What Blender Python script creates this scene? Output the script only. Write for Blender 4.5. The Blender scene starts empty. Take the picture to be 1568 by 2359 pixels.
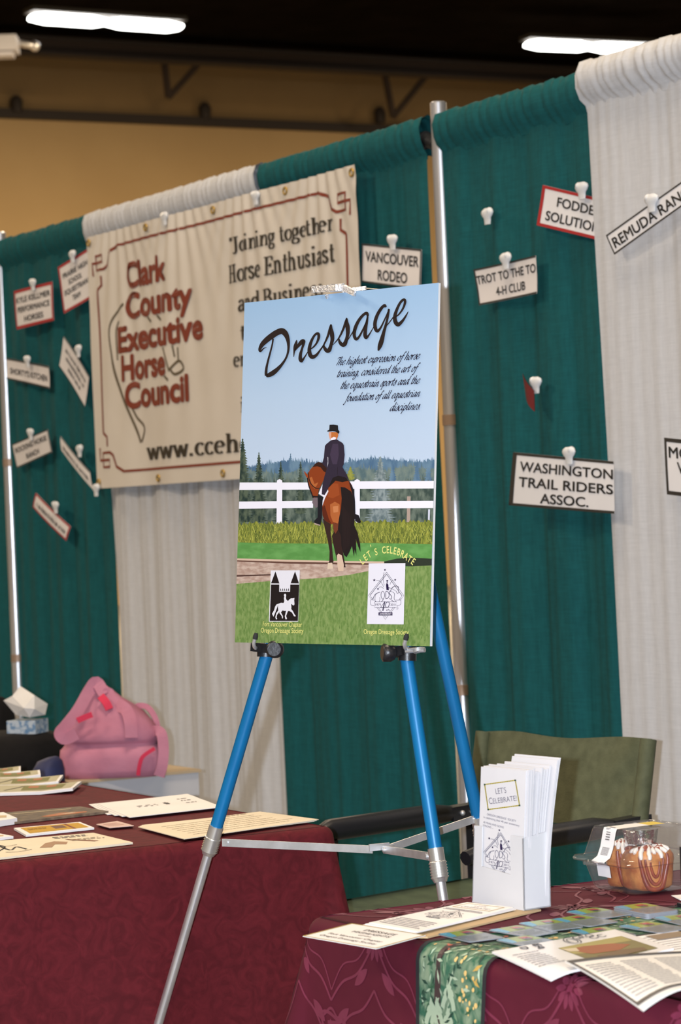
import bpy, math, random
from mathutils import Vector, Matrix
from mathutils.geometry import tessellate_polygon
random.seed(7)
S = bpy.context.scene
COL = S.collection
PI = math.pi

# ------------------------------------------------------------------ camera
F_PX, ROLL, EYE = 6000.0, math.radians(2.4), 1.316
cam_d = bpy.data.cameras.new('camera'); cam = bpy.data.objects.new('camera', cam_d); COL.objects.link(cam)
cam_d.sensor_fit = 'HORIZONTAL'; cam_d.sensor_width = 15.8; cam_d.lens = 15.8*F_PX/1568.0
cam_d.clip_start = 0.05; cam_d.clip_end = 300
cam.matrix_world = Matrix.Translation((0, 0, EYE)) @ Matrix.Rotation(PI/2, 4, 'X') @ Matrix.Rotation(-ROLL, 4, 'Z')
cam_d.dof.use_dof = True; cam_d.dof.focus_distance = 4.48; cam_d.dof.aperture_fstop = 6.3
S.camera = cam
# ------------------------------------------------------------------ exposure, world and lights
S.view_settings.view_transform = 'Standard'; S.view_settings.look = 'None'
S.view_settings.exposure = 0.0; S.view_settings.gamma = 1.0; S.view_settings.use_curve_mapping = False
FLASH_W, HALL_W, WORLD_S = 1060.0, 400.0, 0.14
w = bpy.data.worlds.new('hall'); S.world = w; w.use_nodes = True
bg = w.node_tree.nodes['Background']; bg.inputs[0].default_value = (1.0, 0.82, 0.62, 1); bg.inputs[1].default_value = WORLD_S
def lamp(kind, name, loc, power, color, **kw):
    d = bpy.data.lights.new(name, kind); d.energy = power; d.color = color
    for k, v in kw.items(): setattr(d, k, v)
    o = bpy.data.objects.new(name, d); o.location = loc; COL.objects.link(o); return o
# the camera's own flash, beside the lens
lamp('POINT', 'camera_flash', (-0.085, 0.0, EYE+0.012), FLASH_W, (0.80, 0.88, 1.0), shadow_soft_size=0.012)
# rows of hall lamps under the roof
for lx, ly in ((-9, -4), (0, -4), (9, -4), (-9, 6), (0, 5), (9, 7), (-10, 17), (0, 16), (9, 18)):
    lamp('AREA', 'hall_lamp', (lx, ly, 8.1), HALL_W*(1.7 if lx < -5 else 1.0 if lx < 5 else .5), (1.0, 0.81, 0.60), shape='RECTANGLE', size=2.4, size_y=1.2)
for lx, ly in ((-9, 28), (1, 31), (11, 36)):
    lamp('AREA', 'hall_lamp', (lx, ly, 8.35), HALL_W*5.5, (1.0, 0.76, 0.48), shape='RECTANGLE', size=2.4, size_y=1.2)

# ------------------------------------------------------------------ pixel rays (used to measure real positions)
def ray(px, py):
    u, v = px-784.0, py-1179.5; c, s = math.cos(ROLL), math.sin(ROLL)
    return Vector(((u*c-v*s)/F_PX, 1.0, -(u*s+v*c)/F_PX))
EYEV = Vector((0, 0, EYE))
def onY(px, py, Y): return EYEV + ray(px, py)*Y
def onZ(px, py, z):
    d = ray(px, py); return EYEV + d*((z-EYE)/d.z)
def onP(px, py, p0, n):
    d = ray(px, py); return EYEV + d*((p0-EYEV).dot(n)/d.dot(n))
ANG = math.radians(60.2)
WD = Vector((math.cos(ANG), -math.sin(ANG), 0))     # along the drape line, towards the right and the viewer
ND = Vector((math.sin(ANG), math.cos(ANG), 0))      # away from the viewer, through the drape
PO = Vector((.327, 7.43, 0))                        # foot of the right upright
ZU = Vector((0, 0, 1))
def wallP(t, z, off=0.0): return PO + WD*t - ND*off + ZU*z
def wallc(px, py, off=0.0):
    p = onP(px, py, PO-ND*off, ND); return (p-PO).dot(WD), p.z

# ------------------------------------------------------------------ mesh builder
class MB:
    def __init__(s): s.v = []; s.f = []; s.m = []; s.s = []
    def add(s, vs, fs, mat=0, smooth=True):
        o = len(s.v); s.v += [Vector(x) for x in vs]
        for f in fs: s.f.append([i+o for i in f]); s.m.append(mat); s.s.append(smooth)
    def box(s, c, size, rot=None, mat=0):
        c = Vector(c); x, y, z = [k/2 for k in size]; R = rot or Matrix.Identity(3)
        vs = [c + R @ Vector((a*x, b*y, d*z)) for a in (-1, 1) for b in (-1, 1) for d in (-1, 1)]
        s.add(vs, [(0,1,3,2), (4,6,7,5), (0,4,5,1), (2,3,7,6), (0,2,6,4), (1,5,7,3)], mat, False)
    def bar(s, p, q, wdt, hgt, up=ZU, mat=0):
        p, q = Vector(p), Vector(q); d = (q-p); L = d.length; d.normalize()
        a = d.cross(up).normalized(); b = a.cross(d).normalized()
        s.box((p+q)/2, (L, wdt, hgt), Matrix((d, a, b)).transposed(), mat)
    def tube(s, pts, r, seg=12, mat=0, cap=True, smooth=True):
        pts = [Vector(p) for p in pts]; n = len(pts)
        rs = r if isinstance(r, (list, tuple)) else [r]*n
        ref = None; rings = []
        for i in range(n):
            d = (pts[min(i+1, n-1)]-pts[max(i-1, 0)])
            d = d.normalized() if d.length > 1e-9 else Vector((0, 0, 1))
            if ref is None: ref = d.orthogonal().normalized()
            a = (ref - d*ref.dot(d)); a = a.normalized() if a.length > 1e-6 else d.orthogonal().normalized()
            ref = a; b = d.cross(a)
            rings.append([pts[i]+(a*math.cos(2*PI*k/seg)+b*math.sin(2*PI*k/seg))*rs[i] for k in range(seg)])
        vs = [x for rg in rings for x in rg]; fs = []
        for i in range(n-1):
            for k in range(seg): fs.append((i*seg+k, i*seg+(k+1) % seg, (i+1)*seg+(k+1) % seg, (i+1)*seg+k))
        s.add(vs, fs, mat, smooth)
        if cap:
            s.add(rings[0], [list(range(seg))[::-1]], mat, False); s.add(rings[-1], [list(range(seg))], mat, False)
    def grid(s, fn, nu, nv, mat=0, smooth=True):
        vs = [fn(i/nu, j/nv) for j in range(nv+1) for i in range(nu+1)]
        s.add(vs, [(j*(nu+1)+i, j*(nu+1)+i+1, (j+1)*(nu+1)+i+1, (j+1)*(nu+1)+i) for j in range(nv) for i in range(nu)], mat, smooth)
    def loft(s, rings, mat=0, caps=True, smooth=True):
        k = len(rings[0]); n = len(rings); vs = [x for r in rings for x in r]
        s.add(vs, [(i*k+j, i*k+(j+1) % k, (i+1)*k+(j+1) % k, (i+1)*k+j) for i in range(n-1) for j in range(k)], mat, smooth)
        if caps: s.add(rings[0], [list(range(k))[::-1]], mat, False); s.add(rings[-1], [list(range(k))], mat, False)
    def flat(s, d2, mp, mat=0, off=0.0):
        vs, fs = d2; s.add([mp(x, y, off) for x, y in vs], fs, mat, False)
    def sphere(s, c, r, su=12, sv=8, mat=0):
        c = Vector(c); r = r if isinstance(r, (tuple, list)) else (r, r, r)
        s.loft([[c+Vector((r[0]*math.cos(2*PI*k/su)*math.sin(PI*j/sv), r[1]*math.sin(2*PI*k/su)*math.sin(PI*j/sv), -r[2]*math.cos(PI*j/sv))) for k in range(su)] for j in range(sv+1)], mat, False)
    def build(s, name, mats, parent=None, origin=None):
        if origin is None:
            if parent is not None: origin = Vector((0, 0, 0))
            else:
                n = len(s.v); origin = Vector((sum(v.x for v in s.v)/n, sum(v.y for v in s.v)/n, min(v.z for v in s.v)))
        base = Vector((0, 0, 0))
        if parent is not None:
            q = parent
            while q is not None: base = base + q.location; q = q.parent
        me = bpy.data.meshes.new(name); o = bpy.data.objects.new(name, me)
        loc = Vector((0, 0, 0)) if parent is not None else origin
        ref = base if parent is not None else origin
        me.from_pydata([tuple(v-ref) for v in s.v], [], s.f)
        for m in (mats if isinstance(mats, (list, tuple)) else [mats]): me.materials.append(m)
        me.polygons.foreach_set('material_index', s.m); me.polygons.foreach_set('use_smooth', s.s); me.update()
        o.location = loc; COL.objects.link(o)
        if parent is not None: o.parent = parent
        return o
def tag(o, label=None, cat=None, group=None, kind=None):
    for k, v in (('label', label), ('category', cat), ('group', group), ('kind', kind)):
        if v: o[k] = v
    return o
def empty(name, loc, label, cat, group=None):
    o = bpy.data.objects.new(name, None); o.location = loc; o.empty_display_size = .1; COL.objects.link(o)
    return tag(o, label, cat, group)
def dup(root, loc=None, rot=None):
    def cp(o, par):
        c = o.copy(); COL.objects.link(c)
        if par is not None: c.parent = par
        for ch in o.children: cp(ch, c)
        return c
    r = cp(root, None)
    if loc is not None: r.location = loc
    if rot is not None: r.rotation_euler = rot
    return r

# ------------------------------------------------------------------ flat drawing: polygons, strokes, text
def catmull(pts, n=8):
    if len(pts) < 3: return [tuple(p) for p in pts]
    out = []; P = [pts[0]]+list(pts)+[pts[-1]]
    for i in range(1, len(P)-2):
        for k in range(n):
            t = k/n; r = []
            for d in range(len(pts[0])):
                a, b, c, e = P[i-1][d], P[i][d], P[i+1][d], P[i+2][d]
                r.append(.5*(2*b+(c-a)*t+(2*a-5*b+4*c-e)*t*t+(3*b-a-3*c+e)*t**3))
            out.append(tuple(r))
    out.append(tuple(pts[-1])); return out
def poly(pts):
    tri = tessellate_polygon([[Vector((x, y, 0)) for x, y in pts]])
    return list(pts), [tuple(t) for t in tri]
def strip(pts, wd, smooth=True, n=8, nib=None, cap=True):
    """a stroke; pts (x,y) or (x,y,w); nib=(wmin,wmax,axis angle) makes a broad pen"""
    if smooth: pts = catmull(pts, n)
    vs = []; fs = []; m = len(pts)
    for i, p in enumerate(pts):
        a, b = pts[max(i-1, 0)], pts[min(i+1, m-1)]
        dx, dy = b[0]-a[0], b[1]-a[1]; L = math.hypot(dx, dy) or 1; dx /= L; dy /= L
        if nib: h = (nib[0]+(nib[1]-nib[0])*abs(dx*math.sin(nib[2])-dy*math.cos(nib[2])))/2
        else: h = (max(p[2], .01) if len(p) > 2 else wd)/2
        vs += [(p[0]-dy*h, p[1]+dx*h), (p[0]+dy*h, p[1]-dx*h)]
    for i in range(m-1): fs.append((2*i, 2*i+1, 2*i+3, 2*i+2))
    return vs, fs
def merge(lst):
    V = []; Fa = []
    for v, f in lst:
        o = len(V); V += v; Fa += [tuple(i+o for i in q) for q in f]
    return V, Fa
def xf(d2, sx=1, sy=1, ox=0, oy=0, rot=0, shear=0):
    c, s = math.cos(rot), math.sin(rot); out = []
    for x, y in d2[0]:
        x = x+shear*y; x *= sx; y *= sy
        out.append((ox+x*c-y*s, oy+x*s+y*c))
    return out, d2[1]
def bounds(d2):
    xs = [p[0] for p in d2[0]]; ys = [p[1] for p in d2[0]]; return min(xs), max(xs), min(ys), max(ys)
_tc = {}
def text(s, bold=0.0, spacing=1.0):
    """filled outline text with cap height 1, starting at x=0"""
    k = (s, bold, spacing)
    if k in _tc: return _tc[k]
    if bold > .021:
        d = text(s, 0.0, spacing); n = 8
        _tc[k] = merge([([(x+bold*1.3*math.cos(2*PI*j/n), y+bold*1.3*math.sin(2*PI*j/n)) for x, y in d[0]], d[1]) for j in range(n)]); return _tc[k]
    cu = bpy.data.curves.new('t', 'FONT'); cu.body = s; cu.size = 1.0; cu.offset = bold if bold <= .021 else 0.0; cu.space_character = spacing
    cu.resolution_u = 4; cu.fill_mode = 'FRONT'
    o = bpy.data.objects.new('t', cu); COL.objects.link(o)
    dg = bpy.context.evaluated_depsgraph_get(); me = bpy.data.meshes.new_from_object(o.evaluated_get(dg))
    vs = [(v.co.x/.73, v.co.y/.73) for v in me.vertices]; fs = [tuple(p.vertices) for p in me.polygons]
    bpy.data.objects.remove(o); bpy.data.curves.remove(cu); bpy.data.meshes.remove(me)
    if vs:
        x0 = min(p[0] for p in vs); vs = [(x-x0, y) for x, y in vs]
    _tc[k] = (vs, fs); return _tc[k]
def text_fit(s, x0, x1, y, h, bold=0.0, shear=0.0, glyphs=None):
    d = glyphs(s) if glyphs else text(s, bold); d = xf(d, shear=shear); a, b, _, _ = bounds(d)
    sx = (x1-x0)/(b-a); return xf(d, sx, h, x0-a*sx, y)
def ring(cx, cy, rx, ry, n=28, a0=0, a1=2*PI): return [(cx+rx*math.cos(a0+(a1-a0)*i/n), cy+ry*math.sin(a0+(a1-a0)*i/n)) for i in range(n+1)]
def rect(x0, y0, x1, y1): return [(x0, y0), (x1, y0), (x1, y1), (x0, y1)], [(0, 1, 2, 3)]
def frame2(x0, y0, x1, y1, wx, wy=None):
    wy = wy or wx
    return merge([rect(x0, y0, x1, y0+wy), rect(x0, y1-wy, x1, y1), rect(x0, y0+wy, x0+wx, y1-wy), rect(x1-wx, y0+wy, x1, y1-wy)])
def star(cx, cy, r):
    return poly([(cx+(r if i % 2 == 0 else r*.42)*math.sin(PI*i/5), cy-(r if i % 2 == 0 else r*.42)*math.cos(PI*i/5)) for i in range(10)])
# hand-lettered brush script, x-height 1
BOWL = [(.62,.82), (.42,1), (.15,.75), (.06,.3), (.2,.02), (.42,.25), (.62,.9)]
ARCH = [(.08,.4), (.3,.9), (.5,.95), (.52,.6), (.5,.15), (.62,.02), (.82,.3)]
BR = {'a': ([BOWL, [(.64,.98), (.58,.35), (.68,.02), (.92,.3)]], .88), 'c': ([[(.55,.8), (.42,1), (.15,.75), (.06,.3), (.24,0), (.5,.12), (.68,.35)]], .64),
 'd': ([BOWL, [(.7,1.75), (.6,.5), (.68,.02), (.92,.3)]], .88), 'e': ([[(.08,.45), (.35,.55), (.52,.8), (.38,1), (.14,.75), (.06,.3), (.25,0), (.5,.12), (.7,.38)]], .66),
 'f': ([[(.62,1.55), (.5,1.75), (.34,1.3), (.25,.3), (.15,-.5), (0,-.7), (-.06,-.5)], [(.08,.88), (.6,.95)]], .52),
 'g': ([BOWL, [(.64,.98), (.58,.1), (.48,-.55), (.2,-.72), (.05,-.5), (.3,-.15), (.9,.3)]], .88), 'h': ([[(.16,1.75), (.1,.9), (.06,0)], ARCH], .78),
 'i': ([[(.14,.95), (.1,.3), (.2,.02), (.44,.3)], [(.2,1.42), (.24,1.28)]], .42), 'l': ([[(.18,1.75), (.1,.4), (.2,.02), (.44,.3)]], .42),
 'n': ([[(.1,.95), (.1,.5), (.06,0)], ARCH], .78), 'o': ([[(.4,1), (.15,.75), (.06,.3), (.22,0), (.48,.2), (.58,.7), (.4,1), (.5,.8), (.8,.78)]], .7),
 'p': ([[(.16,1.05), (.1,.2), (.04,-.75)], [(.1,.5), (.3,.95), (.52,.9), (.56,.45), (.38,.02), (.14,.15)]], .72), 'q': ([BOWL, [(.64,.98), (.56,.1), (.5,-.75)], [(.5,-.75), (.8,-.2)]], .86),
 'r': ([[(.1,.95), (.1,.4), (.06,0)], [(.08,.45), (.28,.9), (.5,.95), (.5,.8)]], .58), 's': ([[(-.05,.2), (.2,.6), (.36,1.05), (.42,.6), (.44,.2), (.25,-.02), (.05,.15)]], .56),
 't': ([[(.22,1.5), (.12,.5), (.2,.02), (.46,.3)], [(-.04,1.0), (.46,1.05)]], .46), 'u': ([[(.1,.95), (.08,.3), (.2,.02), (.42,.25), (.56,.9)], [(.6,.98), (.54,.3), (.64,.02), (.86,.3)]], .82),
 'x': ([[(.05,.8), (.2,.95), (.35,.2), (.5,.02), (.66,.3)], [(.62,.95), (.3,.5), (0,.05)]], .66), 'T': ([[(.0,1.3), (.12,1.6), (.6,1.62), (1.0,1.75)], [(.55,1.6), (.45,.6), (.35,0)]], .74),
 '.': ([[(.08,.12), (.16,.0)]], .34), ',': ([[(.12,.12), (.14,-.02), (.04,-.2)]], .34), ' ': ([], .5)}
def brush(s):
    out = []; x = 0
    for ch in s:
        st, adv = BR[ch]
        for p in st: out.append(strip([(a+x+.3*b, b) for a, b in p], 0, n=5, nib=(.075, .23, math.radians(35))))
        x += adv
    return merge(out)
# bold roman lettering, x-height 1
def _el(cx, cy, rx, ry, a0=0, a1=360): return ring(cx, cy, rx, ry, 20, math.radians(a0), math.radians(a1))
def _sf(*a): return [[(x0, y), (x1, y)] for x0, x1, y in a]
RO = {'o': ([_el(.45,.5,.34,.46)], .92), 'i': ([[(.25,0), (.25,1)], [(.25,1.3), (.25,1.5)]]+_sf((.05,.25,.96), (.05,.45,.04)), .52),
 'n': ([[(.25,0), (.25,1)], [(.25,.62), (.4,.9), (.62,.95), (.76,.75), (.78,.4), (.78,0)]]+_sf((.05,.45,.04), (.58,.98,.04), (.05,.25,.96)), 1.05),
 'g': ([_el(.42,.62,.27,.32), _el(.42,-.18,.34,.22), [(.3,.3), (.2,.15), (.4,.05)], [(.62,.85), (.82,.95)]], .88), 't': ([[(.28,1.35), (.28,.3), (.38,.04), (.6,.12)]]+_sf((.05,.58,.95)), .64),
 'e': ([[(.14,.55), (.74,.55)], _el(.44,.5,.32,.46,8,310)], .88), 'h': ([[(.25,0), (.25,1.5)], [(.25,.62), (.4,.9), (.62,.95), (.76,.75), (.78,.4), (.78,0)]]+_sf((.05,.45,.04), (.58,.98,.04), (.05,.25,1.46)), 1.05),
 'r': ([[(.25,0), (.25,1)], [(.25,.6), (.4,.9), (.6,.95), (.68,.8)]]+_sf((.05,.5,.04), (.05,.25,.96)), .76), 's': ([[(.6,.78), (.4,.97), (.17,.8), (.27,.58), (.52,.42), (.6,.2), (.38,.02), (.12,.22)]], .74),
 'u': ([[(.25,1), (.25,.3), (.4,.04), (.6,.1), (.78,.35)], [(.78,1), (.78,0)]]+_sf((.05,.25,.96), (.58,.78,.96), (.78,.98,.04)), 1.05),
 'a': ([[(.16,.78), (.4,.97), (.64,.85), (.66,.2), (.86,.04)], [(.66,.58), (.3,.5), (.14,.25), (.3,.03), (.66,.25)]], .9), 'd': ([_el(.42,.5,.3,.46), [(.74,1.5), (.74,0)]]+_sf((.54,.74,1.46), (.74,.95,.04)), 1.0),
 'w': ([[(.12,1), (.4,0)], [(.4,0), (.64,.95)], [(.64,.95), (.92,0)], [(.92,0), (1.16,1)]]+_sf((-.02,.28,.96), (1.02,1.3,.96)), 1.3), 'c': ([_el(.44,.5,.32,.46,40,320)], .8),
 'J': ([[(.55,1.45), (.55,.25), (.4,-.08), (.12,0)]]+_sf((.3,.8,1.41)), .85), 'H': ([[(.3,0), (.3,1.45)], [(1.0,0), (1.0,1.45)]]+_sf((.3,1,.75), (.05,.55,.05), (.05,.55,1.4), (.75,1.25,.05), (.75,1.25,1.4)), 1.32),
 'E': ([[(.3,0), (.3,1.45)], [(.98,.05), (.98,.35)], [(.95,1.1), (.95,1.4)], [(.7,.6), (.7,.9)]]+_sf((.05,.98,.05), (.05,.95,1.4), (.3,.7,.75)), 1.12),
 'B': ([[(.3,0), (.3,1.45)], [(.3,1.4), (.7,1.4), (.9,1.1), (.7,.78), (.3,.75)], [(.3,.75), (.8,.7), (1.0,.4), (.8,.06), (.3,.05)]]+_sf((.05,.3,.05), (.05,.3,1.4)), 1.15),
 '"': ([[(.15,1.5), (.15,1.15)], [(.4,1.5), (.4,1.15)]], .6), '.': ([[(.2,0), (.2,.24)]], .5), ' ': ([], .5)}
def roman(s):
    out = []; x = 0
    for ch in s:
        st, adv = RO[ch]
        for p in st: out.append(strip([(a+x, b) for a, b in p], 0, n=5, nib=(.1, .27, 0)))
        x += adv
    return merge(out)

# ------------------------------------------------------------------ materials
def lin(c):
    c = c/255.0; return c/12.92 if c <= .04045 else ((c+.055)/1.055)**2.4
_mc = {}
def mat(name, rgb, rough=.6, metal=0.0, rgb2=None, scale=20, detail=4, distort=0, lo=.35, hi=.65, bump=0, bscale=None, stretch=(1, 1, 1), spec=.5, sheen=0):
    """procedural surface; rgb are linear reflectances"""
    m = bpy.data.materials.new(name); m.use_nodes = True; nt = m.node_tree; b = nt.nodes['Principled BSDF']
    b.inputs['Base Color'].default_value = (*rgb, 1); b.inputs['Roughness'].default_value = rough; b.inputs['Metallic'].default_value = metal
    b.inputs['Specular IOR Level'].default_value = spec
    if sheen: b.inputs['Sheen Weight'].default_value = sheen
    if rgb2 or bump:
        tc = nt.nodes.new('ShaderNodeTexCoord'); mp = nt.nodes.new('ShaderNodeMapping'); mp.inputs['Scale'].default_value = stretch
        nt.links.new(tc.outputs['Object'], mp.inputs['Vector'])
    if rgb2:
        n = nt.nodes.new('ShaderNodeTexNoise'); n.inputs['Scale'].default_value = scale; n.inputs['Detail'].default_value = detail; n.inputs['Distortion'].default_value = distort
        r = nt.nodes.new('ShaderNodeValToRGB'); r.color_ramp.elements[0].position = lo; r.color_ramp.elements[1].position = hi
        r.color_ramp.elements[0].color = (*rgb, 1); r.color_ramp.elements[1].color = (*rgb2, 1)
        nt.links.new(mp.outputs[0], n.inputs['Vector']); nt.links.new(n.outputs['Fac'], r.inputs['Fac']); nt.links.new(r.outputs['Color'], b.inputs['Base Color'])
    if bump:
        n2 = nt.nodes.new('ShaderNodeTexNoise'); n2.inputs['Scale'].default_value = bscale or scale; n2.inputs['Detail'].default_value = 4
        bp = nt.nodes.new('ShaderNodeBump'); bp.inputs['Strength'].default_value = bump; bp.inputs['Distance'].default_value = .004
        nt.links.new(mp.outputs[0], n2.inputs['Vector']); nt.links.new(n2.outputs['Fac'], bp.inputs['Height']); nt.links.new(bp.outputs['Normal'], b.inputs['Normal'])
    return m
KP = 1.24   # print reflectance of a tone seen on the poster
def ink(r, g, b, k=None):
    key = (r, g, b, k)
    if key not in _mc:
        kk = k or KP
        _mc[key] = mat('ink_%d_%d_%d' % (r, g, b), (lin(r)/kk, lin(g)/kk, lin(b)/kk), .45, spec=.25)
    return _mc[key]
def woven(name, c1, c2, rough=.85, weave=900, streak=0.5):
    """cloth with slubs along warp and weft"""
    m = mat(name, c1, rough, spec=.12); nt = m.node_tree; b = nt.nodes['Principled BSDF']
    tc = nt.nodes.new('ShaderNodeTexCoord'); cols = []
    for st in ((weave*.12, weave*.12, weave*.02), (weave*.02, weave*.02, weave*.25)):
        mp = nt.nodes.new('ShaderNodeMapping'); mp.inputs['Scale'].default_value = st
        n = nt.nodes.new('ShaderNodeTexNoise'); n.inputs['Scale'].default_value = 1.0; n.inputs['Detail'].default_value = 3
        nt.links.new(tc.outputs['Object'], mp.inputs[0]); nt.links.new(mp.outputs[0], n.inputs['Vector']); cols.append(n.outputs['Fac'])
    mul = nt.nodes.new('ShaderNodeMath'); mul.operation = 'ADD'; nt.links.new(cols[0], mul.inputs[0]); nt.links.new(cols[1], mul.inputs[1])
    r = nt.nodes.new('ShaderNodeValToRGB'); r.color_ramp.elements[0].position = .33; r.color_ramp.elements[1].position = .69
    hf = nt.nodes.new('ShaderNodeMath'); hf.operation = 'MULTIPLY'; hf.inputs[1].default_value = .5
    nt.links.new(mul.outputs[0], hf.inputs[0]); nt.links.new(hf.outputs[0], r.inputs['Fac'])
    r.color_ramp.elements[0].color = (*c1, 1); r.color_ramp.elements[1].color = (*c2, 1); nt.links.new(r.outputs['Color'], b.inputs['Base Color'])
    bp = nt.nodes.new('ShaderNodeBump'); bp.inputs['Strength'].default_value = .25; bp.inputs['Distance'].default_value = .002
    nt.links.new(hf.outputs[0], bp.inputs['Height']); nt.links.new(bp.outputs['Normal'], b.inputs['Normal'])
    return m
def emit(name, rgb, strength):
    m = bpy.data.materials.new(name); m.use_nodes = True; nt = m.node_tree; nt.nodes.clear()
    e = nt.nodes.new('ShaderNodeEmission'); o = nt.nodes.new('ShaderNodeOutputMaterial'); e.inputs[0].default_value = (*rgb, 1); e.inputs[1].default_value = strength
    nt.links.new(e.outputs[0], o.inputs[0]); return m
M_green = woven('green_drape', (.0070, .066, .072), (.0100, .096, .103), streak=0)
M_white = woven('white_drape', (.475, .48, .495), (.545, .55, .565))
M_alu = mat('aluminium', (.82, .82, .84), .32, .85, (.70, .70, .73), 60, stretch=(1, 1, .05))
M_chrome = mat('chrome', (.85, .85, .88), .12, 1.0, bump=.4, bscale=90)
M_clip = mat('crinkled_chrome', (.85, .85, .88), .33, .9, bump=.9, bscale=260)
M_steel = mat('steel_strip', (.62, .62, .63), .42, .7, (.52, .52, .52), 40)
M_blue = mat('blue_anodised_tube', (.003, .155, .37), .36, .15, (.002, .125, .31), 30, stretch=(1, 1, .1))
M_blackp = mat('black_plastic', (.010, .010, .012), .38, bump=.1, bscale=200)
M_blackm = mat('black_metal', (.012, .013, .015), .5, .2)
M_whitep = mat('white_plastic', (.66, .67, .68), .4)
M_paper = mat('white_paper', (.72, .70, .69), .7, rgb2=(.76, .74, .73), scale=9, spec=.25)
M_cream = mat('cream_paper', (.66, .58, .44), .7, rgb2=(.70, .62, .48), scale=12, spec=.25)
M_black = mat('black_ink', (.014, .012, .014), .6, spec=.3)
M_gold = mat('gold_ink', (.42, .30, .06), .5)
M_redink = mat('red_ink', (.36, .012, .014), .55)
# ------------------------------------------------------------------ the hall
Q = onY(0, 262, 40.0); Q.z = 0
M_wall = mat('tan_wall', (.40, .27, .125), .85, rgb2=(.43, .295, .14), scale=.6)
M_wall_shade = mat('tan_wall_shade', (.235, .155, .072), .9, rgb2=(.26, .172, .08), scale=.5, spec=.1)  # tan wall above the ledge, darkened in colour for the dimmer light there
M_ceil = mat('black_ceiling', (.0060, .0045, .0033), .95, rgb2=(.0085, .0065, .005), scale=2, spec=0)
M_trim = mat('dark_trim', (.022, .014, .009), .7)
M_beam = mat('brown_beam', (.035, .020, .011), .8)
M_floor = mat('grey_concrete', (.16, .15, .14), .7, rgb2=(.21, .20, .18), scale=3)
ZT = onY(0, 262, 40).z; ZC = 8.75
def hallP(s, z, out=0): return Q + ND*s + WD*out + ZU*z
def hallc(px, py, out=0):
    p = onP(px, py, Q+WD*out, WD); return (p-Q).dot(ND), p.z
b = MB(); b.add([hallP(-30, 0), hallP(45, 0), hallP(45, ZT), hallP(-30, ZT)], [(0, 1, 2, 3)], 0, False)
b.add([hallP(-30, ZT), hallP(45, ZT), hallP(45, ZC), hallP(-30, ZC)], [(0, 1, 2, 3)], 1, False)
tag(b.build('wall_back', [M_wall, M_wall_shade], origin=Vector((0, 0, 0))), kind='structure')
b = MB(); b.box((5, 20, -.05), (90, 90, .1)); tag(b.build('floor', M_floor, origin=Vector((0, 0, 0))), kind='structure')
b = MB(); b.box((5, 20, ZC+.1), (90, 90, .2)); tag(b.build('ceiling', M_ceil, origin=Vector((0, 0, 0))), kind='structure')
b = MB(); b.bar(hallP(-30, ZT, .06), hallP(45, ZT, .06), .12, .14); tag(b.build('trim_1', M_trim), kind='structure')
zb = onP(0, 102, Q+WD*1.2, WD).z
b = MB(); b.bar(hallP(-30, zb, 1.2), hallP(45, zb, 1.2), .1, .17)
for dz in (-.11, .11): b.bar(hallP(-30, zb+dz, 1.2), hallP(45, zb+dz, 1.2), .3, .05, mat=1)
tag(b.build('beam_1', [M_beam, M_trim]), kind='structure')
for px, py, lab in ((38, 240, 'small dark fixture on the far wall above the ledge, below the white ceiling unit'),
                    (472, 255, 'small dark fixture on the far wall above the ledge, between the two slanting braces'),
                    (875, 265, 'small dark fixture on the far wall just left of the tall silver upright')):
    s_, z_ = hallc(px, py, .1); b = MB(); b.tube([hallP(s_, z_-.13, .1), hallP(s_, z_+.05, .1), hallP(s_, z_+.13, .1)], [.085, .1, .05], 10)
    b.bar(hallP(s_, z_, .0), hallP(s_, z_, .1), .05, .05); b.bar(hallP(s_, ZT+.07, .1), hallP(s_, z_-.12, .1), .03, .03)
    tag(b.build('wall_fixture', M_trim), lab, 'wall fixture', 'dark fixtures along the far wall')
for pts, lab in ((((378, 140), (388, 225), (462, 142)), 'dark slanting brace under the roof beam above the cream banner'),
                 (((885, 165), (905, 270), (985, 170)), 'dark slanting brace under the roof beam left of the tall silver upright')):
    P3 = [hallP(*hallc(x, y, .9), .9) for x, y in pts]; b = MB()
    b.bar(P3[0], P3[1], .08, .08); b.bar(P3[1], P3[2], .08, .08); b.bar(P3[0], P3[2], .07, .07)
    for k in (0, 2): b.bar(P3[k], Vector((P3[k].x, P3[k].y, ZC+.02)), .05, .05)
    tag(b.build('roof_brace', M_beam), lab, 'brace')
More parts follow.
